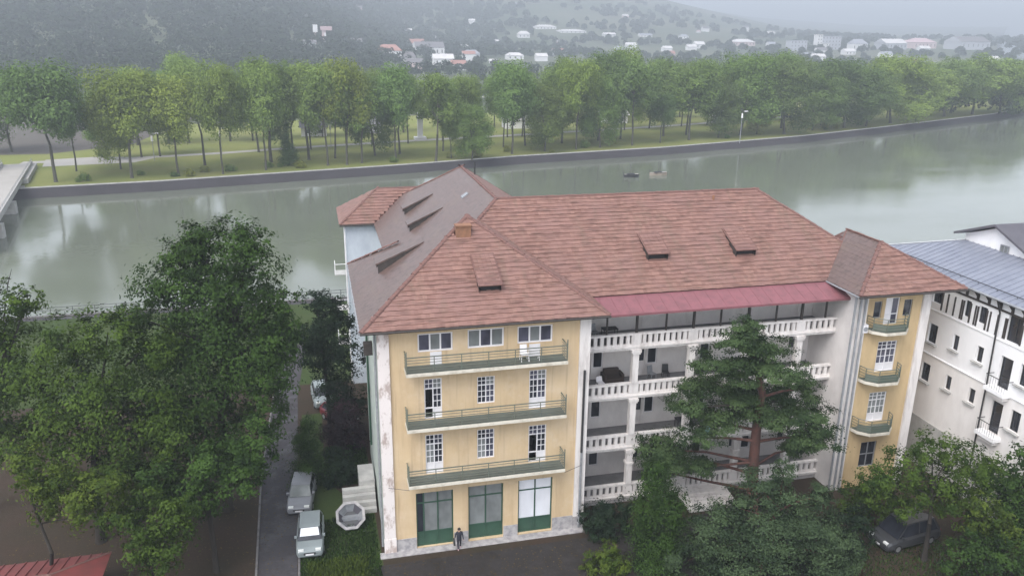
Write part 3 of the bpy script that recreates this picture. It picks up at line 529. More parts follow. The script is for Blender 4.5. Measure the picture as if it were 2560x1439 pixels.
def bow_balcony(u0,u1,z):
    F=TF; dep=1.15; sh=[(u0,.0),(u0+.12,.55),(u0+.75,dep),(u1-.75,dep),(u1-.12,.55),(u1,.0)]
    P=[F.p(u,d+.004,0)[:2] for u,d in sh]
    mb=MB(); mb.prism(P,z-.2,z-.01,cream_s); I=[F.p((u-(u0+u1)/2)*.96+(u0+u1)/2,max(d*.96,.004),0)[:2] for u,d in sh]; mb.prism(I,z-.009,z+.012,slabg); b=mb.build('balcony',H)
    for k in range(5):
        zz=z+.12+.78*k/4; t=.028 if k==4 else .016
        mb=MB(); mb.tube([(*p,zz) for p in I],t,greenf if k<4 else railg,5); mb.build('railing_bar',b)
    for p in I[:]:
        mb=MB(); mb.box(p[0]-.02,p[0]+.02,p[1]-.02,p[1]+.02,z,z+.9,railg); mb.build('railing_post',b)
    mb=MB()
    for p,q in list(zip(I,I[1:]))[1:4]: 
        a=Vector((*p,0));c=Vector((*q,0)); d=(c-a); a=a+d*.03; c=c-d*.03
        mb.face([(a.x,a.y+.03,z+.05),(c.x,c.y+.03,z+.05),(c.x,c.y+.03,z+.5),(a.x,a.y+.03,z+.5)],railg)
    mb.build('railing_panel',b)
for z in(11.95,8.4,4.72): bow_balcony(.95,3.95,z)
# bay and rear walls
mb=MB(); mb.box(-.5,2.7,25.3,31.3,0,14.56,bayw); mb.box(2.6,15.4,12.4,29.7,0,14.4,greyg); mb.build('wall',H)['label']='pale blue grey wall of the rear bay'
mb=MB(); mb.box(12.6,34.9,5.2,16.6,0,14.4,lilac); mb.build('wall',H)
mb=MB(); mb.tube([(-.62,25.22,14.4),(-.62,25.22,.2)],.06,whitef); mb.build('downpipe',H)
for k in range(3):
    mb=MB(); mb.box(-1.6,-.5,26.0,27.4,3.6+3.2*k-.06,3.6+3.2*k,concrete); mb.tube([(-1.55,26.05,3.6+3.2*k),(-1.55,26.05,4.5+3.2*k),(-1.55,27.35,4.5+3.2*k),(-1.55,27.35,3.6+3.2*k)],.03,whitef,5); mb.tube([(-1.55,26.05,4.5+3.2*k),(-.5,26.05,4.5+3.2*k)],.03,whitef,5); mb.build('side_balcony',H)
mb=MB(); mb.box(-.7,-.2,.9,1.4,12.6,13.3,timber); mb.build('roof_bracket',H)
# side entrance steps with a landing
ST=root('concrete_steps',(-1.3,6.2,0),'pale concrete landing block with steps against the side wall of the hotel','steps')
mb=MB(); mb.box(-1.15,-.13,6.0,8.2,0,1.55,concrete); mb.build('landing',ST)
for k in range(4): mb=MB(); mb.box(-2.3,-.16,5.65-.38*k,5.99-.38*k,0,1.2-.3*k,concrete); mb.build('step',ST)

# ------------------------------------------------------------------ white half-timbered building on the right
WB=root('white_building',(43,-2,0),'white building with half timbered top storey and grey metal roof right of the hotel tower','building')
WX=39.3; WF=Fr(WX,10,0,-1)      # u = 10 - y
def wy(y0,y1): return (10-y1,10-y0)
hl=[]
def W(y0,y1,z0,z1,k): a,b=wy(y0,y1); hl.append((a,b,z0,z1,k))
for y0,y1 in((2.45,3.3),): W(y0,y1,9.35,10.75,'w');W(y0+.05,y1+.05,6.4,7.75,'w')
for y0,y1 in((.42,.95),(-1.75,-1.2)): W(y0,y1,9.65,10.75,'s');W(y0,y1,6.68,7.72,'s')
W(-4.15,-3.2,8.72,10.85,'d');W(-4.1,-3.2,5.55,7.75,'d')
W(-5.5,-4.75,9.5,10.9,'w');W(-5.5,-4.75,6.4,7.8,'w');W(-7.6,-6.7,9.5,10.9,'w');W(-7.6,-6.7,6.4,7.8,'w')
W(2.5,3.45,12.3,13.35,'w');W(-.05,.5,12.25,13.4,'w');W(-1.45,-.75,12.25,13.4,'w');W(-4.3,-3.15,11.9,13.6,'w');W(-6.4,-5.5,12.1,13.5,'w')
mb=MB(); WF.wall(mb,0,24,8.56,14.5,[h for h in hl if h[2]>8.5],.3,purew); WF.wall(mb,0,24,3.6,8.5,[h for h in hl if h[2]<8.5],.3,cream); mb.build('wall',WB)
mb=MB(); WF.box(mb,0,24,-.2,.06,0,3.6,concrete); mb.build('wall',WB)['label']='grey lower wall of the white building'
mb=MB(); mb.box(WX+.3,52,9.3,9.9,0,14.4,purew); mb.box(WX+.35,52,-13.5,-13.2,0,14.4,purew); mb.build('wall',WB)
mb=MB(); WF.box(mb,0,24,-.1,.09,8.5,8.56,purew); WF.box(mb,0,24,.002,.05,11.72,11.80,purew); mb.build('string_course',WB)
for a,b,c,d,k in hl:
    o=window(WB,WF,a,b,c,d,2 if k=='w' else 1,[1] if k!='d' else [1,2],blackm if k!='s' else timber,g_dark,.2,.05,name='door' if k=='d' else 'window')
    if k!='d' and c<11:
        mb=MB(); WF.box(mb,a-.18,b+.18,.003,.22,c-.09,c-.01,concrete); mb.build('window_sill',WB)
    if k=='d':
        mb=MB(); WF.box(mb,a-.35,b+.35,.003,.62,c-.28,c-.03,purew); WF.box(mb,a-.15,b+.15,.003,.4,c-.6,c-.281,cream); bb=mb.build('balcony',WB)
        for q in range(9):
            u=a-.3+(b-a+.6)*q/8; mb=MB(); p=WF.p(u,.58,0); mb.tube([(p[0],p[1],c-.03),(p[0],p[1],c+.78)],.012,blackm,4); mb.build('railing_bar',bb)
        mb=MB(); WF.box(mb,a-.32,b+.32,.56,.6,c+.78,c+.82,blackm); WF.box(mb,a-.32,a-.29,.0,.56,c+.78,c+.82,blackm); WF.box(mb,b+.29,b+.32,.0,.56,c+.78,c+.82,blackm); mb.build('handrail',bb)
# half timbering
def tmbr(y0,y1,z0,z1):
    a,b=wy(y0,y1); mb=MB(); WF.box(mb,a,b,.003,.07,z0,z1,timber); mb.build('timber_post',WB)
y=3.9; hy=[h for h in hl if h[2]>11]
for y in np.arange(-9.2,4.4,.62):
    if any(10-h[1]-.06<y<10-h[0]+.06 for h in hy): continue
    tmbr(y-.045,y+.045,11.95,13.3)
for h in hy: tmbr(10-h[0]-.01,10-h[0]+.09,11.95,13.3); tmbr(10-h[1]-.09,10-h[1]+.01,11.95,13.3)
mb=MB(); WF.box(mb,0,24,.003,.085,13.62,13.74,timber); mb.build('timber_beam',WB)
for y in np.arange(-9.1,4.6,.95):
    a,b=wy(y-.06,y+.06); mb=MB(); WF.box(mb,a,b,.003,.14,13.745,14.3,timber); mb.hexa([WF.p(a,.14,13.95),WF.p(b,.14,13.95),WF.p(b,.141,14.3),WF.p(a,.141,14.3),WF.p(a,.42,14.3),WF.p(b,.42,14.3),WF.p(b,.43,14.34),WF.p(a,.43,14.34)],timber); mb.build('eave_bracket',WB)
# roof, standing seams
sl_=lambda x:14.5+.325*(x-38.8)
mb=MB(); e_=[(38.8,10.4,sl_(38.8)),(38.8,-14,sl_(38.8)),(43.4,-14,sl_(43.4)),(43.4,5.75,sl_(43.4))]
mb.face(e_,panelm); mb.face([(p[0],p[1],p[2]-.12) for p in e_][::-1],timber); mb.face([(38.8,10.4,14.36),(38.8,-14,14.36),e_[1],e_[0]],timber)
mb.face([e_[0],e_[3],(50,5.75,16),(54,10.4,14.42)],panelm); wr=mb.build('roof',WB)
for y in np.arange(-13.7,10.2,.52):
    x1=43.4 if y<5.7 else 43.4-(y-5.75)*4.85/4.65
    mb=MB(); mb.hexa([(38.75,y-.025,sl_(38.75)+.004),(x1,y-.025,sl_(x1)+.004),(x1,y+.025,sl_(x1)+.004),(38.75,y+.025,sl_(38.75)+.004),(38.75,y-.02,sl_(38.75)+.055),(x1,y-.02,sl_(x1)+.055),(x1,y+.02,sl_(x1)+.055),(38.75,y+.02,sl_(38.75)+.055)],panelm); mb.build('roof_seam',wr)
mb=MB(); mb.tube([(39.35,9.6,sl_(39.35)+.16),(39.35,-13.9,sl_(39.35)+.16)],.03,blackm,5)
for y in np.arange(-13,9.6,1.6): mb.tube([(39.35,y,sl_(39.35)),(39.35,y,sl_(39.35)+.16)],.02,blackm,4)
mb.build('snow_guard',WB)
mb=MB(); mb.tube([(38.73,10.4,14.44),(38.73,-14,14.44)],.08,greym,6); mb.build('gutter',WB)
mb=MB(); mb.tube([(38.75,-2.55,14.4),(39.15,-2.55,13.5),(39.17,-2.55,11.6),(39.17,-2.62,8.7),(39.17,-2.62,1)],.055,blackm,6); mb.build('downpipe',WB)
mb=MB(); mb.tube([(38.95,10.3,14.6),(43.4,5.75,16.04)],.05,greym,5); mb.build('hip_cap',WB)
# tall white house behind with dark roof
TH_=root('white_gable_house',(48,1,0),'plain white gable with one small window rising behind the grey metal roof','house')
mb=MB(); P=[(5.9,10),(5.9,16.45),(3.0,17.55),(.2,16.45),(-.8,16.0),(-.8,10)]
GFm=Fr(43.45,6,0,-1)
hw=(3.45,4.15,15.85,16.5)
mb.face([(43.45,y,z) for y,z in P],purew); mb.face([(52,y,z) for y,z in P][::-1],purew)
mb.face([(43.45,5.9,10),(43.45,5.9,16.45),(52,5.9,16.45),(52,5.9,10)][::-1],purew); mb.face([(43.45,-.8,10),(43.45,-.8,16),(52,-.8,16),(52,-.8,10)],purew); mb.build('wall',TH_)
mb=MB()
for (ya,za),(yb,zb) in(((6.5,16.32),(3.0,17.66)),((3.0,17.66),(-1.6,15.75))): mb.hexa([(42.9,ya,za),(52,ya,za),(52,yb,zb),(42.9,yb,zb),(42.9,ya,za+.16),(52,ya,za+.16),(52,yb,zb+.16),(42.9,yb,zb+.16)],darkroof)
mb.build('roof',TH_)
o=window(TH_,Fr(43.42,6,0,-1),*hw[:2],*hw[2:],2,[1],greym,g_mid,-.07,.06)
# ------------------------------------------------------------------ ground and river
def hfun(x,y):
    ss=lambda t:(lambda c:c*c*(3-2*c))(np.clip(t,0,1))
    dx=x+2.9;dy=y+43;D=np.hypot(dx,dy);az=np.degrees(np.arctan2(dx,dy))
    return .2+125*ss((D-380)/900)*ss((9-az)/17)+16*ss((D-700)/900)+165*ss((D-950)/1500)*ss((36-az)/24)+34*ss((D-2500)/2000)
def ground_mat(name,base,dark,patch,scale=.25):
    m=bpy.data.materials.new(name); t,b=nodes(m)
    c=mixc(t,ramp(t,noise(t,scale,(1,1,1),6,.65),.4,.65),base,patch); c=mixc(t,ramp(t,noise(t,6,(1,1,1),4,.7),.4,.75,0,.8),c,dark)
    t.links.new(c,b.inputs['Base Color']); b.inputs['Roughness'].default_value=.95; b.inputs['Specular IOR Level'].default_value=.2
    bump(t,b,noise(t,14,(1,1,1),4,.7),.5,.05)
    if 'asphalt' in name: t.links.new(ramp(t,noise(t,.45,(1,1,1),5,.65),.48,.60,.92,.38),b.inputs['Roughness'])
    return m
earth=ground_mat('bare_earth',(.052,.035,.025),(.032,.022,.016),(.040,.032,.020))
kerbm=mat('worn_kerb',(.17,.16,.16),(.10,.095,.095),.9,2)
asph=ground_mat('old_asphalt',(.036,.032,.032),(.024,.022,.022),(.030,.026,.024),.5)
roadm=ground_mat('lane_asphalt',(.068,.063,.070),(.045,.043,.047),(.055,.050,.054),.6)
lawn=ground_mat('lawn',(.042,.066,.018),(.026,.042,.012),(.055,.068,.022),.12)
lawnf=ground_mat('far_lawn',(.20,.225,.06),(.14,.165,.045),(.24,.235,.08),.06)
field=ground_mat('bare_field',(.12,.105,.095),(.09,.08,.07),(.105,.098,.085),.03)
farm=ground_mat('far_fields',(.070,.092,.048),(.045,.06,.035),(.15,.15,.10),.006)
bankm=ground_mat('river_embankment',(.055,.050,.056),(.038,.035,.038),(.045,.042,.045),.3)
pathm=ground_mat('pale_path',(.42,.40,.38),(.33,.31,.30),(.38,.36,.33),.3)
def struct(name,poly,z,m,label=None):
    mb=MB(); mb.face([(p[0],p[1],z) for p in poly],m); o=mb.build(name); o['kind']='structure'; return o
mb=MB(); mb.face([(-300,-200,0),(500,-200,0),(500,50.1,0),(-300,50.1,0)],earth); mb.face([(-300,50.1,0),(500,50.1,0),(500,50.3,-2.6),(-300,50.3,-2.6)],concrete); o=mb.build('ground'); o['kind']='structure'
struct('lawn',[(-80,26),(60,26),(60,48.6),(-80,48.6)],.004,lawn)
struct('lawn',[(-5.1,-3.0),(-.2,-3.4),(-.3,4.4),(-1.2,5.0),(-3.4,9.5),(-3.4,20),(-5.0,20),(-5.0,10)],.004,lawn)
struct('path',[(-80,48.6),(60,48.6),(60,49.5),(-80,49.5)],.006,roadm)
struct('road',[(-7.6,-40),(-5.3,-40),(-5.2,-1),(-5.25,10.8),(-5.35,24),(-4.6,36),(-7.4,36),(-7.35,24),(-7.75,11),(-7.5,-1)],.008,roadm)
mb=MB(); mb.box(-.35,12.5,-.62,-.04,0,.05,stone); 
o=mb.build('pavement'); o['kind']='structure'
mb=MB()
for (xa,ya),(xb,yb) in (((-7.62,-40),(-7.52,-1)),((-7.52,-1),(-7.77,11)),((-7.77,11),(-7.37,24)),((-5.2,-40),(-5.1,-1)),((-5.1,-1),(-5.15,10.8))):
    n_=int(math.hypot(xb-xa,yb-ya)/1.0)
    for k in range(n_):
        p=(xa+(xb-xa)*k/n_,ya+(yb-ya)*k/n_); q=(xa+(xb-xa)*(k+.96)/n_,ya+(yb-ya)*(k+.96)/n_); h_=random.uniform(.07,.10); mb.hexa([(p[0]-.07,p[1],0),(p[0]+.07,p[1],0),(q[0]+.07,q[1],0),(q[0]-.07,q[1],0),(p[0]-.06,p[1],h_),(p[0]+.06,p[1],h_),(q[0]+.06,q[1],h_),(q[0]-.06,q[1],h_)],kerbm)
o=mb.build('kerb'); o['kind']='structure'
struct('forecourt',[(-.8,-1.2),(13.2,-1.2),(26,.2),(28,-7),(20,-14),(-.8,-14)],.008,asph)
# leaf litter on the earth and paving
g_=np.random.default_rng(5); nL=4200
px_=np.concatenate([g_.uniform(-22,-5.2,2200),g_.uniform(-.5,14,700),g_.uniform(20,38,1300)]); py_=np.concatenate([g_.uniform(-3,14,2200),g_.uniform(-6,-1.3,700),g_.uniform(-13,-3,1300)])
LIT=(px_,py_)
# river
m=bpy.data.materials.new('river_water'); t,b=nodes(m)
c=mixc(t,ramp(t,noise(t,.02,(1,1,1),3),.35,.7),(.150,.164,.130),(.125,.138,.107)); t.links.new(c,b.inputs['Base Color'])
t.links.new(ramp(t,noise(t,.035,(1,2.2,1),4,.6),.35,.7,.06,.17),b.inputs['Roughness']); b.inputs['IOR'].default_value=1.6; b.inputs['Specular IOR Level'].default_value=.5
n1=noise(t,.8,(1,1,1),4,.6); bump(t,b,n1,.22,.05)
mb=MB(); mb.face([(-900,-40,-1.6),(2500,-40,-1.6),(2500,2900,-1.6),(-900,2900,-1.6)],m); o=mb.build('river'); o['kind']='structure'
# far bank: embankment, lawn, plain and hills in one sheet
BK=[(-880,60),(-400,92),(-120,116),(-53.7,128.1),(-32.8,131.2),(-9.8,136.7),(16.4,142.9),(45.6,151.3),(88.2,159.9),(138.7,175.6),(178.6,192.2),(252.7,224.9),(330,268),(450,360),(600,520),(880,900),(1500,1650),(2600,2900)]
bx=[p[0] for p in BK]
xs=sorted(set([p[0] for p in BK]+list(np.arange(-120,330,8.))))
rows=[0,6,14,25,45,70,100,140,190,250,320,400,480,560,640,740,860,1000,1150,1350,1600,1900,2200,2600,3100,3700,4500]
V=[];F=[]
for i,x in enumerate(xs):
    y0=float(np.interp(x,bx,[p[1] for p in BK]))
    for j,d in enumerate(rows):
        X=x+(max(-880,min(880,x))-16)*d/900.; Y=y0+d
        h=float(hfun(X,Y)) if d>250 else .2
        if d>250: h=.2+(h-.2)
        V.append((X,Y,h))
nr=len(rows)
for i in range(len(xs)-1):
    for j in range(nr-1): F.append((i*nr+j,(i+1)*nr+j,(i+1)*nr+j+1,i*nr+j+1))
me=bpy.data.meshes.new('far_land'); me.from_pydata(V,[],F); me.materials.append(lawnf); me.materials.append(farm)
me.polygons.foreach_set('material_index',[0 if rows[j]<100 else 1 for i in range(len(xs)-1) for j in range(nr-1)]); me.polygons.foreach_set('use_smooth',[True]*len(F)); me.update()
o=obj('hills',me); o['kind']='structure'
mb=MB()
E_=[]
for i,x in enumerate(xs):
    y0=float(np.interp(x,bx,[p[1] for p in BK])); E_.append((x,y0))
for (xa,ya),(xb,yb) in zip(E_,E_[1:]):
    mb.face([(xa,ya-2.6,-2.6),(xb,yb-2.6,-2.6),(xb,yb,.2),(xa,ya,.2)],bankm)
o=mb.build('embankment'); o['kind']='structure'
mb=MB()
for (xa,ya),(xb,yb) in zip(E_,E_[1:]):
    if -130<xa<340: mb.hexa([(xa,ya-.15,.1),(xb,yb-.15,.1),(xb,yb+.2,.1),(xa,ya+.2,.1),(xa,ya-.15,.32),(xb,yb-.15,.32),(xb,yb+.2,.32),(xa,ya+.2,.32)],concrete)
o=mb.build('kerb'); o['kind']='structure'
def strip(name,pts,w_,z,m):
    mb=MB()
    for (xa,ya),(xb,yb) in zip(pts,pts[1:]): mb.face([(xa,ya,z),(xb,yb,z),(xb,yb+w_,z),(xa,ya+w_,z)],m)
    o=mb.build(name); o['kind']='structure'
strip('path',[(-66,158),(-46,160.5),(-24,166),(-8,172),(20,180),(60,190),(110,204),(170,226)],3.2,.206,pathm)
struct('plaza',[(-60,153),(-42,156),(-38,163),(-52,166),(-62,163)],.21,pathm)
struct('field',[(-140,172),(-64,172.5),(-48,186),(-40,250),(-70,285),(-160,260)],.21,field)
strip('road',[(-100,290),(0,280),(60,310),(160,370)],6,.21,pathm)
# near bank edging
WL=root('river_wall',(-30,49.8,0),'long white edging wall with railing along the near river bank','wall')
mb=MB(); mb.box(-80,60,49.6,49.9,0.01,.16,kerbm); mb.build('coping',WL)
for z in(.72,1.05): mb=MB(); mb.tube([(-80,49.75,z),(60,49.75,z)],.03,blackm,5); mb.build('railing_bar',WL)
mb=MB(); mb.tube([(0,0,0),(0,0,.83)],.03,blackm,4); pm_=mb.mesh('railing_post')
for x in np.arange(-60,40,2.2): o=obj('railing_post',pm_,WL); o.location=(x,49.75,.22)
# bridge
BRG=root('concrete_bridge',(-57,120,0),'pale concrete footbridge with low parapets reaching the far bank beside the big dark tree','bridge')
A=Vector((-49.5,84,1.4)); B=Vector((-63.2,153,1.0)); d=(B-A).normalized(); s_=Vector((d.y,-d.x,0))
def bslab(off0,off1,z0,z1,m,name,a=A,b=B):
    mb=MB(); q=[a+s_*off0,a+s_*off1,b+s_*off1,b+s_*off0]; mb.hexa([(*p.xy,p.z+z0) for p in q]+[(*p.xy,p.z+z1) for p in q],m); return mb.build(name,BRG)
bslab(-4.2,1.2,-.7,0,concrete,'deck'); bslab(-4.4,-4.15,0,.55,concrete,'parapet'); bslab(1.15,1.4,-.35,.55,concrete,'parapet'); bslab(-3.9,1.0,.003,.02,pathm,'walkway')
for off in(-4.28,1.28):
    for z in(.85,1.1):
        mb=MB(); p=A+s_*off;q=B+s_*off; mb.tube([(*p.xy,p.z+z),(*q.xy,q.z+z)],.035,greym,5); mb.build('handrail',BRG)
    for k in range(29): p=A.lerp(B,k/28)+s_*off; mb=MB(); mb.tube([(*p.xy,p.z+.5),(*p.xy,p.z+1.1)],.03,greym,4); mb.build('railing_post',BRG)
for k in(.16,.42,.64):
    p=A.lerp(B,k); mb=MB(); mb.box(p.x-2.9,p.x+4.1-2.3,p.y-.6,p.y+.6,-4,p.z-.68,concrete); mb.build('pier',BRG)
bslab(-5,2.2,-2.6,-.02,concrete,'abutment',A.lerp(B,.70),B)

# ------------------------------------------------------------------ foliage
def leaves(name,blobs,mat_,size,per,clump=.28,flat=.7,droop=0.,fill=.25,seed=0,nclump=None,up=.5):
    """leaf quads in clumps over a union of ellipsoids; blobs = (x,y,z,rx[,rz])"""
    g=np.random.default_rng(seed+7); C_=[];NR=[];RN=[]
    for bl in blobs:
        c=np.array(bl[:3]); r=bl[3]; rz=bl[4] if len(bl)>4 else r*.9
        nc=max(4,int((nclump or 26)*max(1.0,r/1.9)**1.4*(1+.2*g.standard_normal())))
        d=g.standard_normal((nc,3)); d/=np.linalg.norm(d,axis=1)[:,None]
        rad=g.uniform(.55,1.06,nc)**.8; inner=g.random(nc)<fill; rad[inner]*=.55
        cc=c+d*rad[:,None]*np.array([r,r,rz]); shade=g.random(nc)
        n=max(6,int(per*r*r/nc/ (size*size)*.16))
        rc=clump*r*g.uniform(.7,1.25,nc)
        p=g.standard_normal((nc,n,3))*.52; p*=rc[:,None,None]; p[:,:,2]*=flat
        if droop: p[:,:,2]-=np.abs(p[:,:,2])*droop*1.5
        P=(cc[:,None,:]+p).reshape(-1,3)
        nn=g.standard_normal((nc,n,3))*.38+d[:,None,:]*.75+p/(rc[:,None,None]+1e-6)*.45+np.array([0,0,up]); nn=nn.reshape(-1,3)
        C_.append(P);NR.append(nn);RN.append(np.clip(shade[:,None]*.72+g.random((nc,n))*.28,0,1).ravel())
    P=np.concatenate(C_);Nn=np.concatenate(NR);R=np.concatenate(RN)
    ok=P[:,2]>.05; P,Nn,R=P[ok],Nn[ok],R[ok]
    Nn/=np.linalg.norm(Nn,axis=1)[:,None]; m=len(P)
    a=np.cross(Nn,g.standard_normal((m,3))); a/=np.linalg.norm(a,axis=1)[:,None]+1e-9; b=np.cross(Nn,a)
    s=size*g.uniform(.6,1.35,m)[:,None]
    V=np.stack([P-a*s,P-b*s*.55,P+a*s,P+b*s*.55],1).reshape(-1,3)
    return quadmesh(name,V,np.arange(m*4).reshape(-1,4),R,mat_)
def trunk_mesh(base,targets,r0,m,lean=.25,seed=0,fork=None,n=7):
    g=random.Random(seed); mb=MB(); b=Vector(base); T=[Vector(t[:3]) for t in targets]
    top=max(T,key=lambda t:t.z); fz=fork if fork else b.z+(top.z-b.z)*.35
    cen=sum(T,Vector())/len(T)
    f=Vector((b.x+(cen.x-b.x)*lean,b.y+(cen.y-b.y)*lean,fz)); mid=b.lerp(f,.5)+Vector((g.uniform(-.15,.15),g.uniform(-.15,.15),0))*r0*3
    mb.tube([b-Vector((0,0,.2)),b+Vector((0,0,.3)),mid,f],[r0*1.4,r0*1.05,r0*.88,r0*.75],m,9)
    f2=f.lerp(top,.55)+Vector((g.uniform(-.3,.3),g.uniform(-.3,.3),0)); mb.tube([f,f2,top],[r0*.72,r0*.4,r0*.1],m,n)
    for t in T:
        if t is top: continue
        s=f.lerp(f2,max(0,min(1,(t.z-f.z)/(max(.1,f2.z-f.z))*.7))); q=s.lerp(t,.5)+Vector((g.uniform(-.3,.3),g.uniform(-.3,.3),g.uniform(-.1,.5)))
        mb.tube([s,q,t],[r0*.38,r0*.24,r0*.07],m,5)
    return mb.mesh('trunk',True)
def tree(key,name,label,lm,bk,size,per,r0,cat='tree',group=None,clump=.28,fork=None,part='crown',**kw):
    base,blobs=TREES[key]; t=root(name,base,label,cat,group)
    obj('trunk',trunk_mesh(base,blobs,r0,bk,seed=len(key),fork=fork),t)
    obj(part,leaves(part,blobs,lm,size,per,clump,seed=sum(map(ord,key)),**kw),t); return t
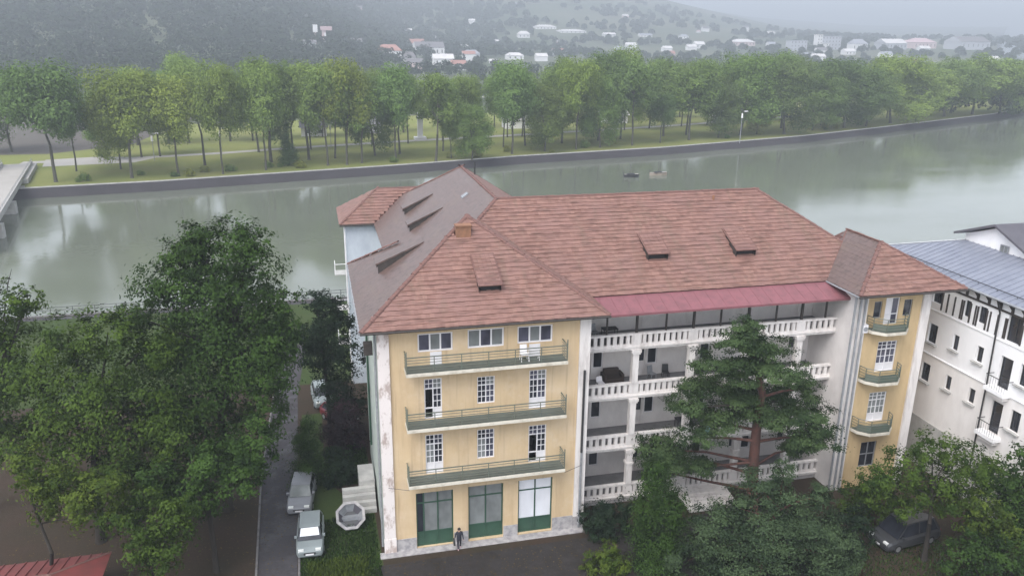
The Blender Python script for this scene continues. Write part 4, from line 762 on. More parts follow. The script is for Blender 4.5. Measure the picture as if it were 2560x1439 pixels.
TREES=dict(
T_MAIN=((-9.7, 7.0, 0.0),[(-9.63, 6.98, 18.29, 1.47), (-6.82, 6.29, 18.33, 1.37), (-5.33, 5.93, 12.53, 1.35), (-11.15, 7.36, 17.04, 1.19), (-8.28, 6.65, 17.94, 2.02), (-10.19, 7.12, 17.3, 1.67), (-7.06, 6.35, 16.1, 2.16), (-11.55, 7.45, 15.54, 2.29), (-5.79, 6.04, 14.34, 1.7), (-9.09, 6.85, 14.29, 2.91), (-7.91, 6.56, 11.7, 3.21), (-12.19, 7.61, 11.91, 2.71), (-6.59, 6.24, 10.12, 2.37), (-10.64, 7.23, 8.42, 3.52), (-7.25, 5.37, 7.31, 1.99), (-13.15, 7.85, 7.84, 2.78), (-9.33, 5.36, 5.33, 2.99), (-6.21, 6.14, 11.99, 1.97), (-13.91, 8.04, 13.46, 1.22)]),
T_LEFT=((-17.0, 5.0, 0.0),[(-14.71, 4.44, 13.82, 1.81), (-16.98, 5.0, 13.31, 1.82), (-13.1, 4.04, 12.62, 2.05), (-16.27, 4.82, 10.59, 2.77), (-19.07, 5.51, 11.31, 1.61), (-14.02, 4.27, 8.83, 2.8), (-18.23, 5.3, 8.0, 2.58), (-11.89, 3.74, 7.56, 2.12), (-20.47, 5.85, 6.92, 1.89), (-16.28, 4.82, 5.64, 2.62), (-13.33, 4.1, 5.15, 2.39), (-19.08, 5.51, 3.98, 1.45)]),
T_EDGE=((-25.0, 10.0, 0.0),[(-20.85, 8.98, 14.4, 1.67), (-22.43, 9.37, 13.36, 1.68), (-19.84, 8.73, 14.92, 0.83), (-21.57, 9.16, 11.56, 2.19), (-23.43, 9.61, 9.14, 2.72), (-21.45, 9.13, 8.08, 1.99), (-22.85, 9.47, 5.57, 2.02)]),
T_LOW=((-9.8, 0.4, 0.0),[(-9.02, 0.21, 7.32, 2.01), (-10.78, 0.64, 6.03, 2.03), (-7.91, -0.06, 6.32, 1.57), (-12.44, 1.05, 4.97, 1.81), (-6.92, -0.31, 7.85, 1.33), (-9.84, 0.41, 4.49, 1.14), (-13.38, 1.28, 6.25, 1.57)]),
T_DROOP=((-12.8, -2.0, 0.0),[(-12.24, -2.14, 5.93, 1.48), (-11.56, -2.31, 4.71, 1.49), (-13.07, -1.93, 4.2, 1.28), (-12.15, -2.16, 3.21, 1.18), (-13.91, -1.73, 5.66, 1.16), (-10.98, -2.45, 6.19, 1.05)]),
T_WILLOW=((-18.5, 0.0, 0.0),[(-17.71, -0.2, 7.42, 1.48), (-15.99, -0.62, 6.48, 1.7), (-18.58, 0.02, 8.36, 1.26), (-14.68, -0.94, 6.98, 1.49), (-17.98, -0.13, 5.72, 0.86), (-14.26, -1.04, 5.52, 0.86)]),
T_DARK=((-2.9, 15.5, 0.0),[(-2.43, 15.38, 10.65, 1.32), (-1.33, 15.11, 9.73, 1.48), (-3.11, 15.55, 8.76, 1.78), (-1.46, 15.14, 7.18, 1.95), (-3.51, 15.65, 6.83, 1.5), (-2.18, 15.32, 4.55, 1.82), (-1.37, 15.12, 2.89, 1.83), (-3.25, 15.59, 11.26, 1.03), (-4.28, 15.84, 8.42, 1.34)]),
T_PURPLE=((-1.9, 13.0, 0.0),[(-1.77, 12.97, 2.98, 1.63), (-2.7, 13.2, 1.65, 1.19), (-1.27, 12.84, 1.34, 1.34)]),
T_THUJA=((-4.5, 9.2, 0.0),[(-4.32, 9.16, 4.53, 0.71), (-4.39, 9.17, 3.46, 1.04), (-4.42, 9.18, 2.22, 1.38), (-4.45, 9.19, 0.81, 1.45)]),
T_BUSH=((-2.7, 8.8, 0.0),[(-2.56, 8.77, 1.76, 1.11), (-2.76, 8.82, 0.5, 1.26), (-1.8, 8.58, 0.83, 0.98), (-3.33, 8.96, 0.01, 0.98)]),
T_COL=((15.2, -4.6, 0.0),[(15.25, -4.61, 5.98, 0.88), (15.2, -4.6, 4.92, 1.11), (15.4, -4.65, 3.59, 1.36), (15.49, -4.67, 2.1, 1.56), (15.47, -4.67, 0.57, 1.62), (15.55, -4.69, -0.56, 1.54), (16.48, -4.91, 4.41, 0.7), (16.57, -4.94, 3.07, 0.82)]),
T_DBUSH=((13.6, -1.4, 0.0),[(13.22, -1.31, 1.63, 1.05), (14.1, -1.52, 0.92, 1.13), (13.03, -1.26, 0.32, 1.01), (14.28, -1.57, 2.22, 0.87), (12.49, -1.13, 1.47, 0.62)]),
T_BRIGHT=((12.6, -4.6, 0.0),[(12.13, -4.49, 0.7, 0.94), (13.06, -4.71, 0.43, 0.9), (11.58, -4.35, 0.13, 0.71), (12.56, -4.59, 1.39, 0.7)]),
T_CONIF=((21.2, -6.8, 0.0),[(20.73, -6.68, 5.7, 1.25), (19.75, -6.44, 4.38, 1.38), (22.14, -7.03, 4.94, 1.37), (18.33, -6.09, 2.76, 1.86), (21.03, -6.76, 2.8, 2.32), (23.4, -7.34, 3.63, 1.85), (24.69, -7.66, 2.31, 1.86), (17.12, -5.8, 0.83, 1.64), (20.11, -6.53, 0.6, 2.35), (23.27, -7.31, 0.92, 2.11), (25.77, -7.92, 0.96, 1.41), (24.11, -7.51, 5.23, 0.91), (21.94, -6.98, 6.75, 0.79)]),
T_R1=((31.7, -7.9, 0.0),[(30.95, -7.72, 7.59, 1.16), (32.61, -8.12, 7.09, 1.28), (29.76, -7.42, 6.53, 1.4), (31.48, -7.84, 5.76, 1.64), (33.38, -8.31, 5.26, 1.41), (28.6, -7.14, 5.19, 1.41), (30.55, -7.62, 4.41, 1.42), (32.7, -8.15, 3.9, 1.42), (34.1, -8.49, 6.33, 1.17), (29.76, -7.42, 3.58, 0.83)]),
T_R2=((29.0, -3.2, 0.0),[(30.06, -3.46, 2.52, 1.16), (31.4, -3.79, 1.95, 1.29), (29.72, -3.38, 1.34, 1.04), (31.06, -3.71, 0.76, 1.3), (31.97, -3.93, 3.13, 1.03)]),
T_R3=((37.0, -8.0, 0.0),[(36.15, -7.79, 5.13, 1.44), (37.77, -8.19, 4.05, 1.7), (36.47, -7.87, 3.48, 1.7), (37.97, -8.24, 1.81, 1.96), (36.17, -7.8, 1.21, 1.48), (37.57, -8.14, 6.23, 1.19)]),
T_R4=((34.2, -9.8, 0.0),[(33.26, -9.57, 4.44, 1.04), (34.3, -9.83, 3.66, 1.16), (33.23, -9.56, 3.38, 0.93), (35.41, -10.1, 2.6, 1.05)]),
T_R5=((35.5, -11.0, 0.0),[(33.75, -10.57, 1.83, 1.61), (32.01, -10.14, 1.53, 1.27), (35.37, -10.97, 1.58, 1.85), (32.49, -10.26, 2.62, 1.03)]),
T_R6=((27.2, -6.2, 0.0),[(27.87, -6.36, 1.5, 1.09), (27.58, -6.29, 0.08, 1.23), (26.81, -6.1, 2.33, 0.97), (27.95, -6.38, 2.63, 0.85)])
)
tree('T_MAIN','broadleaf_tree','tallest dark green broadleaf tree, its crown overlapping the river, left of the hotel',L_dark,bark,0.106,48,.34,nclump=34)
tree('T_LEFT','broadleaf_tree','wide lighter green tree between the tallest tree and the left frame edge',L_mid,bark,0.103,44,.28,nclump=32)
tree('T_EDGE','broadleaf_tree','bright green tree cut off at the left edge with a twig reaching over the water',L_mid,bark,0.103,38,.22)
tree('T_LOW','broadleaf_tree','dark lower tree on a slim leaning bare trunk beside the lane',L_dark,bark,0.100,46,.17,nclump=30,fork=4.6)
tree('T_DROOP','willow_tree','drooping light green tree hanging low above the bare earth near the red kiosk roof',L_mid,bark,0.096,42,.12,droop=.9,flat=1.1)
tree('T_WILLOW','willow_tree','yellowish green drooping tree low at the far left of the tree group',L_yel,bark,0.096,38,.13,droop=.8,flat=1.0)
tree('T_DARK','broadleaf_tree','very dark narrow tree close to the side wall of the hotel',L_deep,bark,0.096,46,.2,nclump=30)
tree('T_PURPLE','shrub','dark purple leaved shrub under the very dark tree by the hotel wall',L_purp,bark,0.083,49,.09,cat='shrub')
tree('T_THUJA','conifer_shrub','pointed dark conifer shrub standing on the grass beside the lane',L_dark,bark,0.058,49,.1,cat='conifer',clump=.4,fill=.1)
tree('T_BUSH','shrub','rounded dark bush on the grass behind the parked cars',L_deep,bark,0.076,46,.06,cat='bush')
tree('T_COL','columnar_conifer','tall column shaped green conifer in front of the gallery end',L_dark,bark,0.066,65,.16,cat='conifer',clump=.42,fill=.1,flat=1.3,up=.2)
tree('T_DBUSH','conifer_shrub','dark round bush against the right corner of the yellow front',L_deep,bark,0.069,57,.08,cat='bush')
tree('T_BRIGHT','shrub','bright green low bush at the bottom edge left of the column conifer',L_yel,bark,0.069,53,.06,cat='bush')
tree('T_CONIF','spreading_conifer','broad blue green conifer spreading along the bottom edge below the red trunked pine',L_blue,pinebark,0.069,57,.22,cat='conifer',flat=.5,nclump=34,clump=.3)
tree('T_R1','broadleaf_tree','leafy green tree in front of the white building with a parked dark van below',L_mid,bark,0.089,38,.16,nclump=26,clump=.28,fork=2.6)
tree('T_R2','broadleaf_tree','small green tree at the foot of the hotel tower',L_mid,bark,0.083,42,.1)
tree('T_R3','broadleaf_tree','dark green tree at the right edge below the white balconies',L_dark,bark,0.096,44,.16)
tree('T_R4','shrub','bright yellow green bush among the darker trees at the right',L_yel,bark,0.089,42,.09,cat='bush')
tree('T_R5','shrub','dark green bush along the bottom right edge',L_dark,bark,0.089,42,.09,cat='bush')
tree('T_R6','shrub','dark bush between the spreading conifer and the small dark van',L_deep,bark,0.083,46,.08,cat='bush')
# red trunked pine with layered pads
PN=root('pine_tree',(24.0,-1.5,0),'tall pine with reddish trunk and layered flat needle pads in front of the white galleries','pine')
mb=MB(); mb.tube([(p[0],p[1],p[2]) for p in PINE_TRUNK],[.42,.36,.30,.24,.15,.05],pinebark,10); g=random.Random(3)
for i,p in enumerate(PINE_PADS):
    zt=max(1.5,p[2]-g.uniform(.2,1.2)); ts=[q[2] for q in PINE_TRUNK]; k=max(0,min(4,sum(1 for z in ts if z<zt)-1)); fz=(zt-ts[k])/(ts[k+1]-ts[k]); a=Vector(PINE_TRUNK[k]).lerp(Vector(PINE_TRUNK[k+1]),max(0,min(1,fz)))
    c=Vector(p[:3])-Vector((0,0,p[4]*.4)); mb.tube([a,a.lerp(c,.5)+Vector((0,0,g.uniform(-.1,.35))),c],[.11,.075,.03],pinebark if i>9 else bark,6)
obj('trunk',mb.mesh('trunk',True),PN)
obj('crown',leaves('crown',[(*p[:3],p[3]*.98,p[4]*.85) for p in PINE_PADS],L_pine,.072,46,.27,flat=.34,seed=5,nclump=36,up=.4,fill=.45),PN)
# a few bare twigs at the left edge
tw=MB(); tw.tube([(-21.5,9.2,13.5),(-20.9,9,15.6),(-20.5,8.9,16.6)],[.05,.03,.01],bark,5); o=tw.build('twig'); o['kind']='stuff'
# litter
m_=leaf('fallen_leaves',(.05,.032,.014),(.13,.095,.03),.05); n_=len(LIT[0]); a_=rng.uniform(0,6.28,n_); s1=rng.uniform(.03,.075,n_)
P_=np.stack([LIT[0],LIT[1],np.full(n_,.022)],1); u_=np.stack([np.cos(a_),np.sin(a_),rng.normal(0,.15,n_)],1)*s1[:,None]; v_=np.stack([-np.sin(a_),np.cos(a_),np.zeros(n_)],1)*s1[:,None]*.6
o=obj('leaf_litter',quadmesh('leaf_litter',np.stack([P_-u_,P_-v_,P_+u_,P_+v_],1).reshape(-1,3),np.arange(n_*4).reshape(-1,4),rng.random(n_),m_)); o['kind']='stuff'
# low growth on the grass
def grass(name,poly_boxes,n,h,mat_,seed):
    g=np.random.default_rng(seed); P=[]
    for (x0,x1,y0,y1) in poly_boxes:
        P.append(np.stack([g.uniform(x0,x1,n),g.uniform(y0,y1,n),np.zeros(n)],1))
    P=np.concatenate(P); m=len(P); a=g.uniform(0,6.28,m); ax=np.stack([np.cos(a),np.sin(a),np.zeros(m)],1); hh=h*g.uniform(.5,1.4,m)[:,None]
    tip=np.stack([g.normal(0,.35,m),g.normal(0,.35,m),np.ones(m)],1)*hh; s=.035
    V=np.stack([P-ax*s,P+ax*s,P+tip+ax*s*.4,P+tip-ax*s*.4],1).reshape(-1,3)
    o=obj(name,quadmesh(name,V,np.arange(m*4).reshape(-1,4),g.random(m),mat_)); o['kind']='stuff'; return o
grass('grass',[(-5.0,-.4,-3.2,4.3),(-3.3,-.3,8.3,14)],9000,.14,L_dark,2)
grass('grass',[(-4.6,-1.2,-3.2,-.3)],5000,.3,L_yel,3)
grass('grass',[(24,34,-12,-4)],7000,.12,L_dark,4)
# ------------------------------------------------------------------ far bank trees
def unit_blobs(kind,seed):
    g=random.Random(seed); B=[]
    if kind=='vase':
        for k in range(13): z=g.uniform(.52,.92); r=.5*math.sin(math.pi*min(1,max(.12,(z-.32)/.76)))**.7*.6; a=g.uniform(0,6.28); B.append((math.cos(a)*r*.75,math.sin(a)*r*.75,z,g.uniform(.14,.21)))
        B.append((0,0,.84,.17))
    if kind=='tall':
        for k in range(13): z=g.uniform(.46,.93); r=.20*(1.2-z)*1.5; a=g.uniform(0,6.28); B.append((math.cos(a)*r,math.sin(a)*r,z,g.uniform(.10,.155)))
        B.append((0,0,.9,.09))
    if kind=='full':
        for k in range(15): z=g.uniform(.2,.88); r=.42*math.sqrt(max(.05,1-((z-.55)/.48)**2)); a=g.uniform(0,6.28); B.append((math.cos(a)*r*.75,math.sin(a)*r*.75,z,g.uniform(.13,.2)))
        B.append((0,0,.84,.16))
    if kind=='cone':
        for k in range(9): z=.1+.1*k; B.append((g.uniform(-.02,.02),g.uniform(-.02,.02),z,.17*(1.05-z)+.02))
    return B
PROTO={}
S0=20.
for kind,sd in (('vase',1),('vase',2),('tall',3),('tall',4),('full',5),('full',6),('cone',7)):
    B=[(x*S0,y*S0,z*S0,r*S0) for x,y,z,r in unit_blobs(kind,sd)]
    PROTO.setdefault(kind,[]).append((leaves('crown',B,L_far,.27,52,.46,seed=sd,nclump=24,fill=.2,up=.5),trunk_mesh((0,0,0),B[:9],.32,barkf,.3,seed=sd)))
TINT=dict(d=(.76,.88,.88),y=(1.22,1.22,.85),g=(.95,1.05,.9),c=(.45,.6,.55),b=(1.15,.92,.62))
NAMEC=dict(d='dark green',y='yellow green',g='mid green',c='slender dark',b='brownish')
def far_tree(x,y,hgt,wid,col,label,group,rnd,kind=None):
    k=kind or ('cone' if col=='c' else ('tall' if wid/hgt<.5 else ('vase' if rnd.random()<(.65 if x<30 else .2) else 'full')))
    cm,tmh=rnd.choice(PROTO[k]); r=root('conifer_tree' if col=='c' else 'park_tree',(x,y,.2),label,'tree',group)
    nw={'vase':.8,'tall':.52,'full':.84,'cone':.34}[k]*hgt; sx=max(.7,min(1.35,wid/nw))*hgt/S0
    r.scale=(sx,sx*rnd.uniform(.85,1.15),hgt/S0); r.rotation_euler=(0,0,rnd.uniform(0,6.28))
    c=bpy.data.objects.new('crown',cm); COL.objects.link(c); c.parent=r; tt=bpy.data.objects.new('trunk',tmh); COL.objects.link(tt); tt.parent=r
    v=rnd.uniform(.78,1.22); q=TINT[col]; c.color=(q[0]*v*rnd.uniform(.93,1.07),q[1]*v,q[2]*v,1); return r
rnd=random.Random(8)
ORD=['first','second','third','fourth','fifth','sixth','seventh','eighth','ninth','tenth','eleventh','twelfth','thirteenth','fourteenth','fifteenth','sixteenth','seventeenth','eighteenth','nineteenth','twentieth','twenty-first','twenty-second','twenty-third','twenty-fourth','twenty-fifth','twenty-sixth','twenty-seventh','twenty-eighth','twenty-ninth','thirtieth','thirty-first','thirty-second','thirty-third']
for i,(x,y,h_,w_,c) in enumerate(FAR_FRONT):
    if i==0: lb='broad dark green tree on the far bank right beside the bridge end'
    elif i==33: lb='dark green tree behind the far end of the bridge, at the left edge'
    elif i==34: lb='small low tree by the pale plaza on the far bank'
    else: lb=f'{NAMEC[c]} tree on the far bank edge, {ORD[i]} trunk along from the bridge'
    far_tree(x,y,h_,w_,c,lb,'trees along the far bank edge',rnd,'vase' if i in(0,1,2,3,4,6,7) else None)
SEEN={}
def near_ord(x,y):
    k=min(range(1,33),key=lambda i:abs((FAR_FRONT[i][0]+2.9)/(FAR_FRONT[i][1]+43)-(x+2.9)/(y+43))); return k
for x,y,h_,w_,c in FAR_BACK:
    k=near_ord(x,y); y0=FAR_FRONT[k][1]; row='close behind' if y-y0<20 else ('two rows behind' if y-y0<42 else 'far back behind')
    lb=f'{NAMEC[c]} park tree {row} the {ORD[k]} far bank tree from the bridge'; n=SEEN.get(lb,0); SEEN[lb]=n+1
    if n: lb=lb.replace('park tree',['','shorter park tree','third park tree','fourth park tree'][min(n,3)])
    far_tree(x,y,h_,w_,c,lb,'trees behind the far bank edge',rnd)
# shrubs on the far lawn
SB=leaves('foliage',[(0,0,.5,.6),(.4,.2,.4,.45),(-.4,.1,.45,.5)],L_far,.12,8,.4,seed=3)
for i in range(26):
    x=rnd.choice([rnd.uniform(-48,-5),rnd.uniform(10,180)]); y=float(np.interp(x,bx,[p[1] for p in BK]))+rnd.uniform(1.2,9)
    o=bpy.data.objects.new('lawn_shrub',SB); COL.objects.link(o); o.location=(x,y,.2); s=rnd.uniform(.8,1.8); o.scale=(s,s,s*rnd.uniform(.9,1.5)); o.color=rnd.choice([(.55,.7,.6,1),(.8,.9,.7,1),(1.2,1.0,.6,1)])
    k=near_ord(x,y); lb=f'small shrub near the foot of the {ORD[k]} far bank tree from the bridge'; n=SEEN.get(lb,0); SEEN[lb]=n+1
    if n: lb=lb.replace('small shrub',['','second small shrub','third small shrub','fourth small shrub','fifth small shrub'][min(n,4)])
    setp(o,lb,'shrub','lawn shrubs on the far bank')
# hillside forest and woodland on the plain: uncountable
def forest(name,pts,size,seed,mat_,tall=1.):
    g=np.random.default_rng(seed); PP=[];NN=[];RR=[]
    for (x,y,z,r) in pts:
        n=80; d=g.standard_normal((n,3)); d/=np.linalg.norm(d,axis=1)[:,None]; d[:,2]=np.abs(d[:,2])*1.0-.15
        PP.append(np.array([x,y,z+r*.75])+d*np.array([r,r,r*1.25*tall])*g.uniform(.75,1.08,n)[:,None]); NN.append(d+g.standard_normal((n,3))*.35+[0,0,.25]); RR.append(np.clip(.2+g.random()*.45+g.random(n)*.2,0,1))
    P=np.concatenate(PP);Nn=np.concatenate(NN);R=np.concatenate(RR); Nn/=np.linalg.norm(Nn,axis=1)[:,None]; m=len(P)
    a=np.cross(Nn,g.standard_normal((m,3))); a/=np.linalg.norm(a,axis=1)[:,None]; b=np.cross(Nn,a)
    d_=np.hypot(P[:,0]+3,P[:,1]+43); s=(size*np.clip(d_/600,.6,3.))[:,None]*g.uniform(.7,1.3,m)[:,None]
    V=np.stack([P-a*s,P-b*s*.8,P+a*s,P+b*s*.8],1).reshape(-1,3); o=obj(name,quadmesh(name,V,np.arange(m*4).reshape(-1,4),R,mat_)); o['kind']='stuff'; return o
g=np.random.default_rng(21); pts=[]
while len(pts)<4200:
    az=math.radians(g.uniform(-21,16)); D=380+1150*g.random()**.75; x=-2.9+D*math.sin(az);y=-43+D*math.cos(az)
    wgt=np.clip((15-math.degrees(az))/16,0,1) if D>800 else np.clip((8-math.degrees(az))/12,0,1)
    if g.random()>wgt: continue
    if math.sin(x*.021+y*.013)*math.sin(y*.017-x*.011)>.97: continue
    pts.append((x,y,float(hfun(x,y))-.5,g.uniform(4.0,7.5)))
forest('forest',pts,1.0,3,L_hill)
pts=[]
while len(pts)<1900:
    az=math.radians(g.uniform(-4,50)); D=300+1500*g.random()**1.1; x=-2.9+D*math.sin(az);y=-43+D*math.cos(az)
    if any(abs(x-q[0])<q[3]*.8+5 and -26<y-q[1]<q[3] for q in HOUSES): continue
    if math.sin(x*.017+1.3)*math.sin(y*.013)+.25*math.sin(x*.06+y*.05)<-.22: continue
    pts.append((x,y,float(hfun(x,y))-.5,g.uniform(2.6,5.2)))
forest('woodland',pts,.95,4,L_hill)

# ------------------------------------------------------------------ far village
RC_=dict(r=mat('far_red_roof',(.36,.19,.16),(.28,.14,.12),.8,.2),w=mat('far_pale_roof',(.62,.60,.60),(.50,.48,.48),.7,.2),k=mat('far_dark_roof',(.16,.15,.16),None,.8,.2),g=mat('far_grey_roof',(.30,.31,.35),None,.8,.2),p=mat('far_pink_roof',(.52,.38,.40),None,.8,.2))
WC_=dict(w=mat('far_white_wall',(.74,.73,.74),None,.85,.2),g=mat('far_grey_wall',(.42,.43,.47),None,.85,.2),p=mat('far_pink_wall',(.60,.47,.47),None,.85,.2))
RN=dict(r='red',w='pale',k='dark',g='grey',p='pinkish'); WN=dict(w='white',g='grey',p='pinkish')
HL={0:'large house with red hipped roof at the near edge of the distant village',1:'long red roofed house behind the other village houses above the tree tops',2:'wide dark roofed white house in the village centre across the river',3:'small all white house at the right end of the nearest village group',16:'long low white roofed pinkish hall above the trees',22:'grey walled block right of the white tower pair',23:'pinkish flat building beside the wide dark roofed block',24:'widest dark roofed grey block near the far right edge'}
def house(i,x,y,z,w_,h_,rc,wc):
    rn=random.Random(i); r=root('village_house',(x,y,z),HL.get(i,f'{RN[rc]} roofed {WN[wc]} house among trees in the hazy distance'),'house','houses of the distant village')
    wall,roof=WC_[wc],RC_[rc]; d=w_*rn.uniform(.55,.8); hw=h_*.6; mb=MB(); a=w_/2
    mb.box(x-a,x+a,y,y+d,z-2,z+hw,wall); mb.build('wall',r)
    mb=MB(); o=.5; q=a+o; zt=z+h_; rd=y+d/2
    ins=rn.choice([0,q*.45])
    mb.face([(x-q,y-o,z+hw),(x+q,y-o,z+hw),(x+q-ins,rd,zt),(x-q+ins,rd,zt)],roof); mb.face([(x+q,y+d+o,z+hw),(x-q,y+d+o,z+hw),(x-q+ins,rd,zt),(x+q-ins,rd,zt)],roof)
    mb.face([(x-q,y+d+o,z+hw),(x-q,y-o,z+hw),(x-q+ins,rd,zt)],roof if ins else wall); mb.face([(x+q,y-o,z+hw),(x+q,y+d+o,z+hw),(x+q-ins,rd,zt)],roof if ins else wall); mb.build('roof',r)
    n=max(2,min(6,int(w_/4)))
    for k in range(n):
        u=x-a+(k+.5)*w_/n; mb=MB(); mb.box(u-.55,u+.55,y-.05,y-.01,z+hw*.35,z+hw*.75,g_dark); mb.build('window',r)
for i,q in sorted(enumerate(HOUSES),key=lambda a:(a[1][0]+3)/(a[1][1]+43)):
    if i not in HL:
        k_=f'{RN[q[5]]} roofed {WN[q[6]]} house'; SEEN[k_]=SEEN.get(k_,0)+1; HL[i]=f'{ORD[SEEN[k_]-1]} small {k_} from the left in the hazy distant village'
    house(i,*q)
g7=random.Random(31); FH=[]
for _ in range(34):
    while True:
        az=math.radians(g7.uniform(1,44)); D=g7.uniform(560,1500); x=-2.9+D*math.sin(az); y=-43+D*math.cos(az)
        if all(math.hypot(x-q[0],y-q[1])>22+q[3]*.7 for q in HOUSES) and all(math.hypot(x-q[0],y-q[1])>25 for q in FH): break
    FH.append((x,y)); z=float(hfun(x,y)); r=root('village_house',(x,y,z),'tiny pale house among the trees of the hazy plain beyond the park','house','tiny houses of the hazy plain')
    w_=g7.uniform(8,13); d=g7.uniform(6,9); h_=g7.uniform(3.5,6.5); k=g7.choice('wwrkg'); mb=MB(); mb.box(x-w_/2,x+w_/2,y,y+d,z-2,z+h_,WC_[g7.choice('wwp')]); mb.build('wall',r)
    mb=MB(); a=w_/2+.4; R=RC_[k]; mb.face([(x-a,y-.5,z+h_),(x+a,y-.5,z+h_),(x+a,y+d/2,z+h_+2.6),(x-a,y+d/2,z+h_+2.6)],R); mb.face([(x+a,y+d+.5,z+h_),(x-a,y+d+.5,z+h_),(x-a,y+d/2,z+h_+2.6),(x+a,y+d/2,z+h_+2.6)],R)
    for s in(-1,1): mb.face([(x+s*a*.97,y,z+h_),(x+s*a*.97,y+d,z+h_),(x+s*a*.97,y+d/2,z+h_+2.5)],WC_['w'])
    mb.build('roof',r)
def slab(name,label,cat,x,y,z,w_,d_,h_,m,roofm,nw=3,nf=5,group=None):
    r=root(name,(x,y,z),label,cat,group); mb=MB(); mb.box(x-w_/2,x+w_/2,y,y+d_,z-2,z+h_,m); mb.build('wall',r)
    mb=MB(); mb.box(x-w_/2-.3,x+w_/2+.3,y-.3,y+d_+.3,z+h_+.003,z+h_+.6,roofm); mb.build('roof',r)
    for i in range(nw):
        for j in range(nf): mb=MB(); u=x-w_/2+(i+.5)*w_/nw; v=z+(j+.4)*h_/nf; mb.box(u-.5,u+.5,y-.06,y-.01,v,v+h_/nf*.45,g_dark); mb.build('window',r)
slab('tower_block','taller of the two slim white towers on the far horizon','building',582.7,843,5.9,6.5,8,17.9,WC_['w'],RC_['w'],2,5)
slab('tower_block','shorter slim white tower in front of the grey block on the horizon','building',576.4,818,5.3,5,6,9.2,WC_['w'],RC_['w'],1,3)
slab('apartment_block','lavender grey apartment block behind the two white towers','building',611,862,6,26,12,16,WC_['g'],RC_['g'],6,4)
slab('apartment_block','low lavender block joined to the left of the tall white tower','building',560,850,5,22,10,12,WC_['g'],RC_['g'],5,3)
# pale pink raised hall on a post at the foot of the wooded hill
PK=root('raised_tower',(11.6,626.9,13.3),'pale pink block carried on a slim white stem above the trees at the wooded hill','tower')
mb=MB(); mb.box(10,13,626,629,11,25.2,WC_['p']); mb.build('stem',PK); mb=MB(); mb.box(9,17.6,625,631,25.203,28.2,RC_['p']); mb.build('head',PK)
mb=MB(); mb.box(3.4,6.9,626,630,23.8,29.4,WC_['w']); mb.build('side_turret',PK); mb=MB(); mb.box(4.6,5.8,627,629,11,23.797,WC_['p']); mb.build('turret_stem',PK); mb=MB(); mb.box(11.8,13.0,625.4,625.98,11,23.5,WC_['w']); mb.build('white_shaft',PK)
# white monument and lamp posts in the park
MO=root('white_monument',(26.5,185,.2),'tall white tapering monument glimpsed between the far bank trees','monument')
mb=MB(); mb.hexa([(25.8,184.4,.2),(27.2,184.4,.2),(27.2,185.6,.2),(25.8,185.6,.2),(25.9,184.6,9.6),(27.4,184.6,9.6),(27.4,185.4,9.6),(25.9,185.4,9.6)],WC_['w']); mb.build('shaft',MO); mb=MB(); mb.box(24.9,28.1,183.5,186.5,.2,.9,WC_['w']); mb.build('plinth',MO); mb=MB(); mb.box(25.5,27.7,184.2,185.8,6,6.3,RC_['k']); mb.build('band',MO)
def lamp(x,y,h_,label,group=None):
    r=root('park_lamp',(x,y,.2),label,'lamp post',group); mb=MB(); mb.tube([(x,y,.2),(x,y,h_)],[.09,.06],greym,6); mb.build('post',r)
    mb=MB(); mb.tube([(x,y,h_),(x,y-.1,h_+.35),(x+.9,y-.1,h_+.45)],.05,greym,5); mb.build('arm',r); mb=MB(); mb.box(x+.5,x+1.5,y-.35,y+.15,h_+.3,h_+.5,whitef); mb.build('lamp_head',r)
    mb=MB(); mb.tube([(x,y-.02,h_-1.4),(x,y-.02,h_-.2)],[.26,.2],whitef,8); mb.build('lamp_globe',r)
lamp(112.5,163.8,8.5,'tall lamp post with white globe in front of the brownish far bank tree')
for i,(x,y) in enumerate(((-24,165),(2,174),(-38,158))): lamp(x,y,6,['park lamp by the pale path between yellow green trees','park lamp behind the slender dark conifer','park lamp beside the pale plaza'][i])
for i,(x,y,w_,h_) in enumerate(((60,205,9,4.5),(-2,196,7,4),(14,200,6,4.5),(140,222,10,5),(95,214,8,4.5))):
    house(100+i,x,y,.2,w_,h_,'w' if i%2==0 else 'k','w')
HLX=['white park pavilion behind the dark tree left of centre on the far bank','small dark roofed white kiosk glimpsed left of the monument','little white kiosk just left of the monument','dark roofed white pavilion glimpsed near the brownish tree','long white park building glimpsed under the far trees']
for o,l in zip([o for o in bpy.data.objects if o.name.startswith('village_house') and o.type=='EMPTY'][-5:],HLX): o['label']=l; o['group']='park buildings on the far bank'; o['category']='pavilion'
